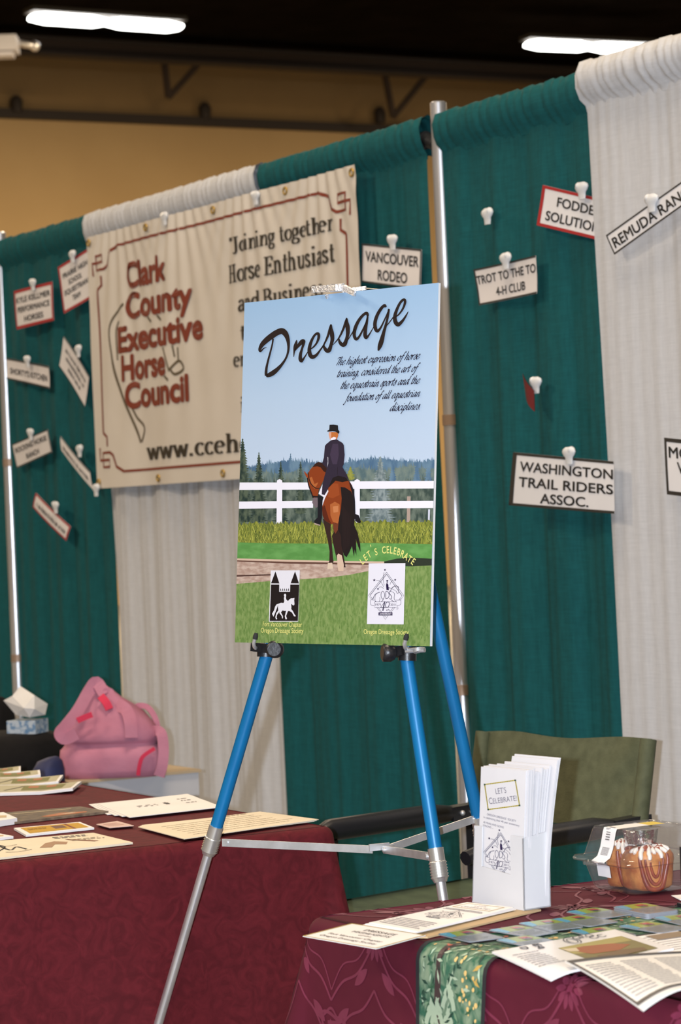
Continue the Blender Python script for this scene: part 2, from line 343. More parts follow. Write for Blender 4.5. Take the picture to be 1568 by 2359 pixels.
# white unit hanging left
c = onY(4, 104, 34); b = MB(); t = empty('ceiling_unit', Vector((c.x, c.y, c.z)), 'white boxy unit hanging under the dark roof at far left', 'ceiling unit')
b.box(c, (.42, .4, .20)); b.box(c-ZU*.13, (.3, .28, .06)); b.build('housing', mat('unit_white', (.55, .55, .60), .5), t)
b = MB(); p2 = onY(80, 106, 34.2); b.tube([c+Vector((.2, 0, .02)), (c+p2)/2+ZU*.03, p2], .05, 8); b.sphere(p2, .07); b.build('pipe', M_alu, t)
b = MB(); b.bar(c+ZU*.12, Vector((c.x, c.y, ZC+.02)), .05, .05); b.build('hanging_rod', M_trim, t)
M_tube = emit('lit_tube', (1.0, .97, .92), 9.0)
M_hous = mat('lamp_housing', (.05, .045, .04), .6)
for (x0, y0), (x1, y1), lab in (((74, 40), (412, 63), 'lit twin strip light under the dark roof at upper left'), ((1216, 102), (1500, 114), 'lit twin strip light partly behind the white drape at upper right')):
    p, q = onZ(x0, y0, 8.2), onZ(x1, y1, 8.2); d = (q-p).normalized(); mid = (p+q)/2
    t = empty('ceiling_light', mid, lab, 'ceiling light', 'lit strip lights under the roof')
    b = MB(); b.bar(p+ZU*.10-d*.05, q+ZU*.10+d*.05, .34, .06); b.build('housing', M_hous, t)
    for a, e in ((p, mid-d*.03), (mid+d*.03, q)):
        b = MB(); sd = d.cross(ZU).normalized(); L = (e-a).length
        rg = []
        for k in range(7):
            f = k/6; r = .062*(min(1, .55+2.2*min(f, 1-f)*2)); cc = a+d*(L*f)
            rg.append([cc+sd*(.15*math.cos(2*PI*j/10))+ZU*(r*1.3*math.sin(2*PI*j/10)) for j in range(10)])
        b.loft(rg); b.build('tube', M_tube, t)
    for a in (p, q):
        b = MB(); b.bar(a+ZU*.12, Vector((a.x, a.y, ZC+.02)), .02, .02); b.build('hanging_rod', M_hous, t)

# ------------------------------------------------------------------ pipe and drape
RZ = 2.405
M_coll = mat('brown_collar', (.38, .27, .20), .45, .5)
def upright(t, lab, cross):
    c = wallP(t, 0, .0); r = empty('drape_upright', c, lab, 'upright', 'silver drape uprights')
    b = MB(); b.tube([c, c+ZU*1.0], .024, 20); b.tube([c+ZU*1.0, c+ZU*2.47], .0235, 20); b.tube([c+ZU*2.47, c+ZU*2.474], [.0235, .018], 20)
    b.build('pole', M_alu, r)
    b = MB(); b.box(c+ZU*.006, (.4, .4, .012)); b.build('base_plate', M_blackm, r)
    for zc in (1.55, .78):
        b = MB(); b.tube([c+ZU*zc, c+ZU*(zc+.03)], .026, 16); b.build('collar', M_coll, r)
    for k in cross:
        b = MB(); a = wallP(t+.02*k, RZ-.05, 0); e = wallP(t+.07*k, RZ-.03, 0); b.tube([a, e], .02, 10); b.tube([e, wallP(t+.12*k, RZ-.03, 0)], .026, 12)
        b.build('rail_hook', M_blackm, r)
    return r
upright(0.0, 'tall silver upright between the two green drapes right of the banner', (-1, 1))
upright(-3.262, 'slim silver upright at the left edge beside the small red-bordered signs', (1,))
def curtain(t0, t1, lab, m, seed, off=0.0, amp=.012, z_top=RZ, lean=(0, 0), bell=0.0, sleeve_r=.034, group='curtain panels', fold=7.0, edge_bulge=0.0, header=0.012):
    rnd = random.Random(seed); ph = [(fold*rnd.uniform(5, 9)*f, rnd.uniform(0, 6.28), rnd.uniform(.5, 1)) for f in (.45, .8, 1.35, 2.3)]
    gath = [(rnd.uniform(60, 230), rnd.uniform(0, 6.28)) for _ in range(4)]
    def fold_at(t, z):
        s = 0
        for i, (k, p, a) in enumerate(ph): s += a*math.sin(k*t+p+.8*math.sin(2.1*t+z*.9*(1 if i < 2 else .5)+1.7*p))/(1+1.0*i)
        g = max(0.0, 1-(z_top-z)/.5)
        return amp*(.45+.55*min(1, (z_top-z)/1.6))*s*.9 + .0016*g*math.sin(gath[0][0]*t+gath[0][1])
    n = max(8, int((t1-t0)/.008)); zs = [z_top-.075-(z_top-.085)*(k/26)**1.05 for k in range(27)]
    def body(i, j):
        z = zs[j]; f = i/n; t = t0+(t1-t0)*f; dn = z_top-z
        t += (lean[0]*(1-f)+lean[1]*f)*dn
        o = off+.008+fold_at(t, z)*min(1, dn/.2+.1)
        o += edge_bulge*math.exp(-(f*(t1-t0)/.05)**2)
        return wallP(t, z, o)
    b = MB(); vs = [body(i, j) for j in range(27) for i in range(n+1)]
    b.add(vs, [(j*(n+1)+i, j*(n+1)+i+1, (j+1)*(n+1)+i+1, (j+1)*(n+1)+i) for j in range(26) for i in range(n)])
    o = b.build('curtain', m); tag(o, lab, 'curtain', group)
    prof = [(-.02, -.075), (-sleeve_r*.9, -.03), (-sleeve_r, 0), (-sleeve_r*.75, .026), (0, .036), (sleeve_r*.75, .026), (sleeve_r*1.05, 0), (sleeve_r*1.0, -.035), (sleeve_r*.62, -.062), (.010, -.076), (.006, -.09)]
    n2 = max(8, int((t1-t0)/.006)); b = MB(); vs = []
    for k, (po, pz) in enumerate(prof):
        for i in range(n2+1):
            t = t0+(t1-t0)*i/n2
            wv = sum(math.sin(kk*t+pp+pz*30) for kk, pp in gath)/4
            wv2 = math.sin(gath[1][0]*1.9*t+2*pz*60+seed)
            wm = .5+.5*math.sin(7.3*t+seed)*math.sin(13.1*t+2*seed); e = 1+(.05+.10*wm)*wv+.04*wv2
            ee = min(1, min(i, n2-i)/3.0); e *= (.86+.14*ee)
            vs.append(wallP(t+lean[0]*0, z_top-.03+(pz+.03)*(1+.10*wv)*1.0+.0, off+po*e+.0))
    K = n2+1
    b.add(vs, [(k*K+i, k*K+i+1, (k+1)*K+i+1, (k+1)*K+i) for k in range(len(prof)-1) for i in range(n2)])
    b.build('rod_pocket', m, o)
    return o
curtain(-4.6, -3.30, 'green drape panel cut by the left edge of the picture', M_green, 3)
curtain(-3.24, -2.30, 'green drape panel hung with small signs left of the banner', M_green, 5)
curtain(-2.385, -1.05, 'white drape panel behind and below the cream banner', M_white, 11, off=.012, lean=(.085, .02))
curtain(-1.047, -.055, 'green drape panel between the white drape and the tall silver upright', M_green, 17, off=.002)
curtain(.012, 1.05, 'green drape panel right of the tall silver upright, hung with club signs', M_green, 23)
tw0, tw1 = wallc(1361, 400, .058), wallc(1452, 1880, .058)
curtain(tw0[0]-.01, 2.1, 'white drape panel at the right edge of the picture', M_white, 31, off=.05, sleeve_r=.046, z_top=RZ+.008, lean=((tw1[0]-tw0[0])/(tw0[1]-tw1[1]), 0), amp=.010)
# ------------------------------------------------------------------ cream banner
M_banner = mat('cream_vinyl', (.59, .535, .46), .5, rgb2=(.63, .575, .50), scale=4, spec=.3)
M_rust = mat('rust_paint', (.19, .030, .012), .5)
M_brass = mat('brass', (.45, .30, .08), .4, .8)
M_brown = mat('brown_black_paint', (.030, .022, .012), .5)
BT = [wallc(206, 546, .06), wallc(821, 379, .06)]; BB = [wallc(222, 1126, .06), wallc(821, 1083, .06)]
bt0, bt1 = (BT[0][0]+BB[0][0])/2, BT[1][0]; bz1, bz0 = BT[0][1], BB[0][1]
def ban_off(t, z):
    f = (t-bt0)/(bt1-bt0); g = (bz1-z)/(bz1-bz0)
    o = .062
    for k in range(4):       # swags radiating from the pins along the top edge
        c0 = (k+.5)/4; d = (f-c0)*(bt1-bt0); o += .006*math.sin(38*d/(.35+g))*math.exp(-(d/.22)**2)*math.exp(-1.8*g)
    o += .004*math.sin(9*t+2*z)+.003*math.sin(17*t-1)*g
    o += .012*math.exp(-((f-.97)/.05)**2)*max(0, g-.3)
    return o
def banP(t, z, off=0.0): return wallP(t, z, ban_off(t, z)+off)
b = MB(); b.grid(lambda u, v: banP(bt0+(bt1-bt0)*u, bz0+(bz1-bz0)*v), 150, 50)
b.add([banP(bt0+(bt1-bt0)*u, bz0+(bz1-bz0)*v, -.002) for v in (0, 1) for u in (0, 1)], [(0, 1, 3, 2)], 0, False) if False else None
ban = tag(b.build('banner', M_banner), 'cream cloth banner with rust lettering pinned over the white drape', 'banner')
def bpx(x, y): return wallc(x, y, .064)
def dense(d2, step=.02):
    """split long edges so the drawing follows the cloth"""
    V = list(d2[0]); out = []
    for f in d2[1]: out.append([V[i] for i in f])
    res = []
    for q in out:
        if len(q) == 4:
            L = math.dist(q[0], q[3])+1e-9; L2 = math.dist(q[0], q[1]); n = max(1, int(max(math.dist(q[1], q[2]), L)/step)); m = max(1, int(L2/step))
            for i in range(n):
                for j in range(m):
                    def bl(a, c): return tuple((q[0][k]*(1-a)+q[1][k]*a)*(1-c)+(q[3][k]*(1-a)+q[2][k]*a)*c for k in (0, 1))
                    res.append([bl(j/m, i/n), bl((j+1)/m, i/n), bl((j+1)/m, (i+1)/n), bl(j/m, (i+1)/n)])
        else: res.append(q)
    V = []; Fa = []
    for q in res: Fa.append(tuple(range(len(V), len(V)+len(q)))); V += q
    return V, Fa
# printed border with stepped corners
b = MB(); ins = .085; lw = .011; x0, x1, y0, y1 = bt0+.075, bt1-.075, bz0+.055, bz1-.055
cx = .16; cy = .075
pl = []
for sx, sy in ((0, 0), (1, 0), (1, 1), (0, 1)):
    X = x0 if sx == 0 else x1; Y = y0 if sy == 0 else y1; a = 1 if sx == 0 else -1; d = 1 if sy == 0 else -1
    key = [(X, Y+d*cy*1.9), (X+a*.03, Y+d*cy*1.7), (X+a*.03, Y+d*cy*1.25)], [(X+a*.05, Y+d*cy*.95), (X+a*.075, Y+d*cy*.8), (X+a*.10, Y+d*cy*.25), (X+a*cx, Y)]
    pl += [strip(key[0], lw, False), strip(key[1], lw, False)]
    pl.append(strip([(X+a*.05, Y+d*cy*.95), (X-a*.01, Y+d*cy*.95), (X-a*.01, Y+d*.02), (X+a*.045, Y+d*.02), (X+a*.045, Y+d*cy*.6), (X-a*.035, Y+d*cy*.6), (X-a*.035, Y+d*cy*1.2)], lw*.9, False))
pl += [strip([(x0+cx, y), (x1-cx, y)], lw*.8, False) for y in (y0, y1)] + [strip([(x, y0+cy*1.9), (x, y1-cy*1.9)], lw, False) for x in (x0, x1)]
b.flat(dense(merge(pl)), banP, 0, .0015); b.build('border', M_rust, ban)
b = MB()
for s, xa, ya, xb, yb, hpx in (('Clark', 288.6, 662, 384, 645, 59), ('County', 287.5, 728, 442, 712, 59), ('Executive', 269.6, 807, 468, 783, 59), ('Horse', 279.6, 876, 385, 862, 59), ('Council', 288.5, 938, 437.5, 924, 59)):
    (ta, za), (tb, zb2) = bpx(xa, ya), bpx(xb, yb); z2 = bpx(xa, ya-hpx)[1]
    b.flat(text_fit(s, ta, tb, (za+zb2)/2, z2-za, .045), banP, 0, .0024)
b.build('council_lettering', M_rust, ban)
b = MB()
for s, xa, ya, xb, yb, hpx in (('"Joining together', 526.5, 584, 766, 531, 25), ('Horse Enthusiast', 525, 655, 768, 601, 29), ('and Business', 547, 722, 742, 678, 27), ('t', 552, 785, 566, 783, 25), ('en', 536, 846, 566, 842, 24), ('i', 551, 950, 562, 949, 24), ('www.ccehc', 334, 1058, 572, 1041, 28)):
    (ta, za), (tb, zb2) = bpx(xa, ya), bpx(xb, yb); z2 = bpx(xa, ya-hpx)[1]
    b.flat(dense(text_fit(s, ta, tb, (za+zb2)/2, z2-za, glyphs=roman), .05), banP, 0, .0024)
b.build('slogan_lettering', M_brown, ban)
def bline(pts, wpx=3): return strip([bpx(x, y)+(w_*.0019,) for x, y, w_ in pts], 0, True, 6)
b = MB()
b.flat(merge([bline([(283, 700, 1.5), (262, 725, 3), (251, 760, 4), (255, 810, 5), (263, 860, 8), (280, 910, 8), (300, 960, 7), (313, 995, 7), (320, 1020, 5)]),
              bline([(270, 740, 1), (264, 765, 1.5), (268, 830, 1.5)]), bline([(300, 935, 1), (312, 962, 1.5), (328, 985, 2), (322, 1018, 2)]),
              bline([(338, 730, 3), (349, 741, 4)]), bline([(362, 726, 3), (371, 737, 4)]), bline([(377, 800, 1), (392, 855, 1.5)]), bline([(398, 795, 1), (403, 822, 2)]), bline([(409, 800, 1), (411, 830, 1)]),
              bline([(392, 852, 2), (412, 831, 1.5), (424, 849, 1.5), (404, 862, 1.5), (394, 850, 1.5)]), bline([(381, 866, 1), (390, 876, 1)])]), banP, 0, .0012)
b.build('horse_drawing', mat('drawing_ink', (.10, .075, .04), .6), ban)
for f in (.01, .26, .515, .77, .99):
    for z in (bz1-.022, bz0+.022):
        b = MB(); c = banP(bt0+(bt1-bt0)*f, z, .003); rr = [c+(WD*math.cos(2*PI*k/14)+ZU*math.sin(2*PI*k/14))*.011 for k in range(15)]
        b.tube(rr, .0035, 6, cap=False); b.build('grommet', M_brass, ban)

# ------------------------------------------------------------------ clips and signs on the drapes
def make_clip(c, seed, n=-ND):
    rnd = random.Random(seed); b = MB(); a = WD; s = 1.0
    rg = []
    for j, (h, rw, dp) in enumerate(((-.024, .0085, .0035), (-.014, .0095, .004), (-.006, .010, .005), (.0, .0145, .007), (.008, .0175, .008), (.015, .0155, .007), (.0205, .008, .004))):
        rg.append([c+ZU*h+a*(1.65*rw*math.cos(2*PI*k/14))+n*(dp*math.sin(2*PI*k/14)) for k in range(14)])
    b.loft(rg); tilt = rnd.uniform(-.3, .3)
    b.sphere(c+ZU*.012+a*(.012 if seed % 2 else -.012), (.010, .008, .010), 10, 8)
    return b
def clip(px, py, off, lab, seed):
    t, z = wallc(px, py, off); o = make_clip(wallP(t, z, off), seed).build('plastic_clip', M_whitep)
    return tag(o, lab, 'clip', 'white clips on the drapes')
M_card = mat('sign_card', (.66, .62, .60), .6, rgb2=(.69, .65, .63), scale=10)
M_cardw = mat('sign_card_white', (.70, .69, .70), .6, rgb2=(.73, .72, .73), scale=10)
M_sblack = mat('sign_black', (.022, .018, .014), .6)
def sign(pts, lab, lines, border=None, bw=(.02, .05), off=.045, curl=.006, card=None, ink_m=None, group='paper club signs on the drapes', scrib=None, sides='lrtb', seed=1):
    C4 = [wallc(x, y, off) for x, y in pts]      # TL TR BR BL
    def mp(u, v, o=0.0):
        t = (C4[3][0]*(1-u)+C4[2][0]*u)*(1-v)+(C4[0][0]*(1-u)+C4[1][0]*u)*v
        z = (C4[3][1]*(1-u)+C4[2][1]*u)*(1-v)+(C4[0][1]*(1-u)+C4[1][1]*u)*v
        return wallP(t, z, off+o+curl*math.sin(2.6*u+seed)+.35*curl*math.sin(3*v+seed))
    b = MB(); b.grid(lambda u, v: mp(u, v), 14, 8); b.grid(lambda u, v: mp(1-u, v, -.0009), 14, 8)
    r = tag(b.build('paper_sign', card or M_card), lab, 'sign', group)
    if border:
        bx, by = bw; pl = []
        if 'b' in sides: pl.append(rect(0, 0, 1, by))
        if 't' in sides: pl.append(rect(0, 1-by, 1, 1))
        if 'l' in sides: pl.append(rect(0, 0, bx, 1))
        if 'r' in sides: pl.append(rect(1-bx, 0, 1, 1))
        for gset in ([[q] for q in pl] if sides == 'tb' else [pl]):
            b = MB(); b.flat(dense(merge(gset), .08), mp, 0, .0008); b.build('border', border, r)
    b = MB()
    for (s, u0, u1, v, h) in lines: b.flat(text_fit(s, u0, u1, v, h, .0215), mp, 0, .0012)
    if scrib:
        rnd = random.Random(seed)
        for (u0, u1, v, h) in scrib:      # writing too blurred to read: a row of uneven marks
            u = u0; 
            while u < u1:
                wd = rnd.uniform(.010, .022); hh = h*rnd.uniform(.7, 1.0); b.flat(rect(u, v, u+wd, v+hh), mp, 0, .0012)
                if rnd.random() < .5: b.flat(rect(u, v+hh*.45, u+wd*2.2, v+hh*.62), mp, 0, .0013)
                u += wd+rnd.uniform(.012, .03) if rnd.random() > .12 else .06
    if b.v: b.build('lettering', ink_m or M_sblack, r)
    return r
sign(((34, 671), (118.4, 648.4), (123.8, 738), (42.8, 759.5)), 'red-bordered paper sign of three lines near the slim left upright', [('KYLE KELLMER', .06, .94, .66, .15), ('PERFORMANCE', .08, .92, .41, .15), ('HORSES', .25, .75, .15, .15)], M_redink, (.035, .075), seed=1)
sign(((135, 616), (201, 571), (206, 687), (152, 722.7)), 'red-bordered paper sign of four lines at the top left edge of the banner', [('PRAIRIE HIGH', .12, .92, .70, .11), ('SCHOOL', .28, .72, .52, .11), ('EQUESTRIAN', .12, .92, .34, .11), ('TEAM', .36, .64, .16, .11)], M_redink, (.045, .05), seed=2)
sign(((14, 824.5), (109, 843.6), (112, 895.7), (16, 873)), 'white one-line paper sign with black edges touching the slim left upright', [("SHORTY'S KITCHEN", .08, .95, .30, .28)], M_sblack, (.0, .08), sides='tb', seed=3)
sign(((144.5, 774.7), (206.8, 867.8), (195, 936.8), (132.8, 843.6)), 'white paper sign of three slanting lines left of the banner lettering', [], M_sblack, (.012, .03), sides='tb', scrib=((.12, .9, .64, .13), (.16, .86, .42, .13), (.28, .75, .20, .13)), seed=4)
sign(((25.7, 1023.5), (114.4, 989), (121.8, 1041.9), (34.5, 1078.5)), 'white two-line ranch sign rising to the right beside the slim left upright', [('ROCKING HORSE', .06, .94, .58, .22), ('RANCH', .32, .68, .18, .22)], M_sblack, (.015, .05), seed=5)
sign(((138.6, 1004.5), (210, 1087), (217, 1129), (140, 1037.5)), 'narrow white paper sign sloping down to the lower left corner of the banner', [], M_sblack, (.012, .07), sides='t', scrib=((.1, .92, .3, .3),), seed=6)
sign(((84.3, 1135), (162, 1213.5), (153.3, 1246.5), (79, 1168)), 'small narrow red-bordered paper sign, lowest on the left green drape', [], M_redink, (.03, .11), scrib=((.1, .92, .3, .32),), seed=7)
sign(((835.7, 561), (965.5, 574.7), (966, 668), (838, 650)), 'white sign reading VANCOUVER RODEO just above the blue poster', [('VANCOUVER', .07, .96, .56, .27), ('RODEO', .29, .78, .12, .27)], M_sblack, (.02, .045), seed=8)
sign(((1250.5, 426), (1410, 465), (1396.5, 558), (1237, 518.8)), 'red-bordered sign reading FODDE SOLUTIO, tucked under the right white drape', [('FODDER', .235, .86, .565, .24), ('SOLUTIONS', .105, .95, .18, .24)], M_redink, (.042, .075), off=.036, curl=.003, card=M_cardw, seed=9)
sign(((1088.6, 621), (1234, 588.5), (1235.5, 676), (1100, 703.5)), 'white sign reading TROT TO THE TO 4-H CLUB with a cut right edge', [('TROT TO THE TO', .02, .99, .57, .24), ('4-H CLUB', .30, .80, .17, .24)], M_sblack, (.022, .05), sides='ltb', seed=10)
sign(((1182, 1041.7), (1414, 1063), (1416, 1183.5), (1171.7, 1164)), 'large white sign reading WASHINGTON TRAIL RIDERS ASSOC. between green and white drapes', [('WASHINGTON', .085, .995, .66, .19), ('TRAIL RIDERS', .085, .995, .37, .19), ('ASSOC.', .31, .77, .09, .19)], M_sblack, (.042, .05), off=.10, curl=.002, card=M_cardw, sides='ltb', seed=0)
sign(((1395, 542), (1608, 393), (1626.7, 437), (1414, 587)), 'long slanted sign reading REMUDA RANC on the right white drape', [('REMUDA RANCH', .035, .95, .22, .5)], M_sblack, (.012, .08), off=.088, curl=.002, card=M_cardw, seed=12)
sign(((1530, 1008), (1710, 1026), (1717, 1160), (1537, 1139)), 'black-edged sign reading MO, cut off by the right edge of the picture', [('MO', .055, .34, .66, .2), ('W', .16, .33, .40, .2)], M_sblack, (.03, .07), off=.088, curl=.002, card=M_cardw, seed=13)
# folded red card
c4 = [wallc(x, y, .05) for x, y in ((1203, 859.5), (1238.5, 900), (1240, 948), (1211.5, 919))]
b = MB(); P4 = [wallP(*q, .05+.012*(i in (1, 2))) for i, q in enumerate(c4)]; b.grid(lambda u, v: (P4[3]*(1-u)+P4[2]*u)*(1-v)+(P4[0]*(1-u)+P4[1]*u)*v+(-ND)*.006*math.sin(3*u), 8, 6)
b.grid(lambda u, v: (P4[3]*u+P4[2]*(1-u))*(1-v)+(P4[0]*u+P4[1]*(1-u))*v+(-ND)*(.006*math.sin(3*(1-u))-.001), 8, 6)
tag(b.build('red_card', mat('dark_red_card', (.13, .006, .008), .6)), 'small dark red card clipped to a fold of the right green drape', 'card')
for i, (px, py, o, lab) in enumerate(((75.6, 655, .055, 'white clip on the red-bordered three-line sign near the slim left upright'), (166.6, 590, .055, 'white clip on the red-bordered four-line sign beside the banner'),
    (63, 832, .055, 'white clip on the one-line sign touching the slim left upright'), (180, 808, .055, 'white clip on the sign of three slanting lines left of the banner'), (70.4, 1000, .055, 'white clip on the two-line ranch sign'),
    (183, 1038, .055, 'white clip on the narrow white sign sloping to the banner corner'), (128, 1168, .055, 'white clip on the lowest narrow red-bordered sign at left'), (221, 1128, .075, 'white clip at the lower left corner of the banner'),
    (903.5, 557, .055, 'white clip on the VANCOUVER RODEO sign'), (1122, 497, .035, 'white clip alone on the green drape, holding no sign'), (1339.6, 438, .046, 'white clip on the red-bordered FODDE SOLUTIO sign'),
    (1164, 600, .055, 'white clip on the TROT TO THE TO sign'), (1233.5, 886, .048, 'white clip on the small dark red card'), (1310, 1048, .108, 'white clip on the WASHINGTON TRAIL RIDERS sign'), (1500, 466, .096, 'white clip on the slanted REMUDA sign'),
    (378, 503, .072, 'white clip over the banner top edge, left of the other top clip'), (588, 455, .072, 'white clip over the banner top edge nearer the green drape'))):
    clip(px, py, o, lab, i)

# ------------------------------------------------------------------ easel
PC = Vector((-.00822, 4.50922, 1.39258)); TH, TA, RL = .74015, .08674, -.01124
PN = Vector((-math.sin(TH)*math.cos(TA), -math.cos(TH)*math.cos(TA), math.sin(TA)))
r0 = Vector((math.cos(TH), -math.sin(TH), 0)); u0_ = r0.cross(PN)*-1
u0_ = PN.cross(r0) if PN.cross(r0).z > 0 else r0.cross(PN)
PR = r0*math.cos(RL)+u0_*math.sin(RL); PU = u0_*math.cos(RL)-r0*math.sin(RL)
PWD, PHT = .457, .6096
def posP(x, y, off=0.0): return PC + PR*x + PU*y + PN*off
def pospx(px, py, off=0.0):
    q = onP(px, py, PC+PN*off, PN)-PC; return q.dot(PR), q.dot(PU)
def legP(px, py, o=-.032): return onP(px, py, PC+PN*o, PN)
AP = legP(834, 690)
def extend(a, b_, z):
    d = b_-a; return a+d*((z-a.z)/d.z)
L0, L1 = legP(617, 1500), legP(498, 1905); R0, R1 = legP(935, 1510), legP(1003, 1957)
LF, RF = extend(L0, L1, .012), extend(R0, R1, .012); LT = L0+(L0-L1)*((AP.z-L0.z)/(L0.z-L1.z)); RT = R0+(R0-R1)*((AP.z-R0.z)/(R0.z-R1.z))
hb = Vector((-PN.x, -PN.y, 0)).normalized()
B0 = onP(1054, 1660, AP+hb*.03, r0); B1 = onP(1099, 1874, AP+hb*.03, r0); BF = extend(B0, B1, .012); BTp = B0+(B0-B1)*((AP.z-.03-B0.z)/(B0.z-B1.z))
es = empty('easel', Vector((AP.x, AP.y, 0)), 'blue and silver folding tripod easel holding the dressage poster', 'easel')
M_rub = mat('rubber', (.012, .012, .012), .8)
def leg(top, foot, zc, lowr=.0085):
    d = (foot-top).normalized(); c0 = extend(top, foot, zc)
    b = MB(); n = 28; pts = [top, c0]; rr = .0115
    rings = []
    for P in pts:
        a = d.orthogonal().normalized(); e = d.cross(a)
        rings.append([P+(a*math.cos(2*PI*k/(2*n))+e*math.sin(2*PI*k/(2*n)))*(rr if k % 2 else rr*.93) for k in range(2*n)])
    b.loft(rings); o = b.build('leg', M_blue, es)
    b = MB(); b.tube([c0-d*.002, c0+d*.020], .0135, 20)
    prof = [c0+d*(.020+.0048*k/2) for k in range(13)]; b.tube(prof, [(.0158 if k % 2 else .0135) for k in range(13)], 20); b.tube([prof[-1], prof[-1]+d*.006], [.0135, .011], 20)
    b.build('collar', mat('satin_collar', (.66, .64, .60), .3, .8), o)
    b = MB(); b.tube([c0+d*.04, foot-d*.03], lowr, 16); b.build('lower_tube', M_alu, o)
    b = MB(); b.tube([foot-d*.04, foot-d*.012, foot], [.011, .012, .009], 14); b.build('rubber_foot', M_rub, o)
    return c0
ZCL = L1.z; ZCR = R1.z
leg(LT, LF, ZCL); leg(RT, RF, ZCR); ZCB = (ZCL+ZCR)/2; leg(BTp, BF, ZCB)
LC, RC, BC = legP(512, 1941, -.028), legP(989, 1973, -.028), onP(1101, 1884, AP+hb*.03, r0)
Yh = (LC.y+RC.y+BC.y)/3; HU = onY(874, 1955, Yh)
def brace(a, e, m):
    b = MB(); d = (e-a).normalized(); b.bar(a, e, .0035, .0135, mat=0)
    sd = d.cross(ZU).normalized()
    for P in (a+d*.008, e-d*.008): b.tube([P-sd*.005, P+sd*.005], .0045, 10)
    b.build('brace', m, es)
HL, HR, HB = onY(858, 1957, Yh-.012), onY(884, 1957, Yh-.006), onY(894, 1955, Yh+.012)
brace(LC, HL, M_steel); brace(HR, RC, M_steel); brace(HB, BC, M_steel)
b = MB(); b.bar(onY(850, 1953, Yh-.016), onY(896, 1949, Yh), .004, .012); b.bar(onY(880, 1950, Yh), onY(898, 1949, Yh+.02), .02, .004); b.bar(HL-ZU*.006, HL+ZU*.006, .012, .012); b.build('brace_hub', M_steel, es)
b = MB(); b.tube([AP+PN*.01, AP+hb*.05], .02, 16); b.bar(LT, RT, .02, .03); b.build('head_block', M_blackp, es)
b = MB(); fp = lambda x, y, o: onP(x, y, PC+PN*o, PN)
b.bar(fp(718, 667, .010), fp(762, 663.5, .012), .0025, .0115, PU); b.bar(fp(760, 663.8, .012), fp(790, 661.5, .018), .006, .0125, PU)
b.tube([fp(775, 656, .02), fp(775, 671, .02)], .0045, 12); b.tube([fp(782, 656, .02), fp(782, 671, .02)], .0035, 12)
b.bar(fp(786, 661, .018), fp(817, 676, .032), .003, .010, PU); b.bar(fp(812, 667.5, -.012), fp(843, 663.5, -.02), .003, .007, PU)
b.bar(fp(752, 679, .006), fp(755, 687, .003), .007, .002, PR); b.bar(fp(775, 662, .016), fp(790, 660, -.035), .012, .003, PU); b.bar(AP, fp(790, 663, -.03), .012, .012)
b.build('top_clip', M_clip, es)
for hx, hy, kx, ky, lx, s in ((588, 1481, 636, 1496, 612, 1), (935, 1483, 908, 1504, 938, -1)):
    q = legP(lx, ky-1); b = MB(); d = PR
    b.tube([q-PU*.014, q+PU*.010], .0155, 16); b.bar(fp(hx-3, ky-6, -.02), fp(kx, ky, -.02), .018, .016, PU)
    b.build('support_bracket', M_blackp, es)
    b = MB(); k0 = fp(kx, ky, -.015); k1 = k0+PN*.018+PR*(.012*s)
    b.tube([k0, k0+(k1-k0)*.3, k1*.9+k0*.1, k1], [.012, .0155, .0155, .012], 18); b.build('knob', M_blackp, es)
    b = MB(); b.tube([fp(hx+1, hy+12, -.012), fp(hx-2, hy+9, .004), fp(hx-4, hy+1, .009), fp(hx+1, hy-16, .010)], [.0035, .0035, .0035, .0032], 10)
    o = b.build('hook_pin', M_steel, es)
    b = MB(); b.tube([fp(hx-1.0, hy-9, .0102), fp(hx+.5, hy-16, .0105), fp(hx+2, hy-23, .010)], [.0044, .0046, .003], 10); b.build('rubber_tip', M_rub, o)
b = MB(); b.tube([fp(935, 1499, -.01), fp(978, 1497, -.018)], .0045, 10); b.tube([fp(962, 1494, -.016), fp(964, 1502, -.016)], .009, 10); b.build('clamp_screw', M_steel, es)
# ------------------------------------------------------------------ the poster
M_foam = mat('foam_board', (.70, .70, .70), .6)
b = MB(); TCK = .0052
hw, hh = PWD/2, PHT/2
b.add([posP(x, y, o) for o in (-TCK, 0) for x, y in ((-hw, -hh), (hw, -hh), (hw, hh), (-hw, hh))], [(3, 2, 1, 0), (4, 5, 6, 7), (0, 1, 5, 4), (1, 2, 6, 5), (2, 3, 7, 6), (3, 0, 4, 7)], 0, False)
po = tag(b.build('poster', M_foam, origin=posP(0, -hh)), 'foam board dressage poster of a rider on a bay horse, standing on the easel', 'poster')
def Z6(x, y): return pospx(520+x/2.6808, 640+y/2.6808)       # measured on an enlargement of the picture
def Z3(x, y): return pospx(680+x/6.378, 960+y/6.378)
def zmap(fn): return lambda d2: ([fn(x, y) for x, y in d2[0]], d2[1])
z6, z3 = zmap(Z6), zmap(Z3)
LAY = .000028
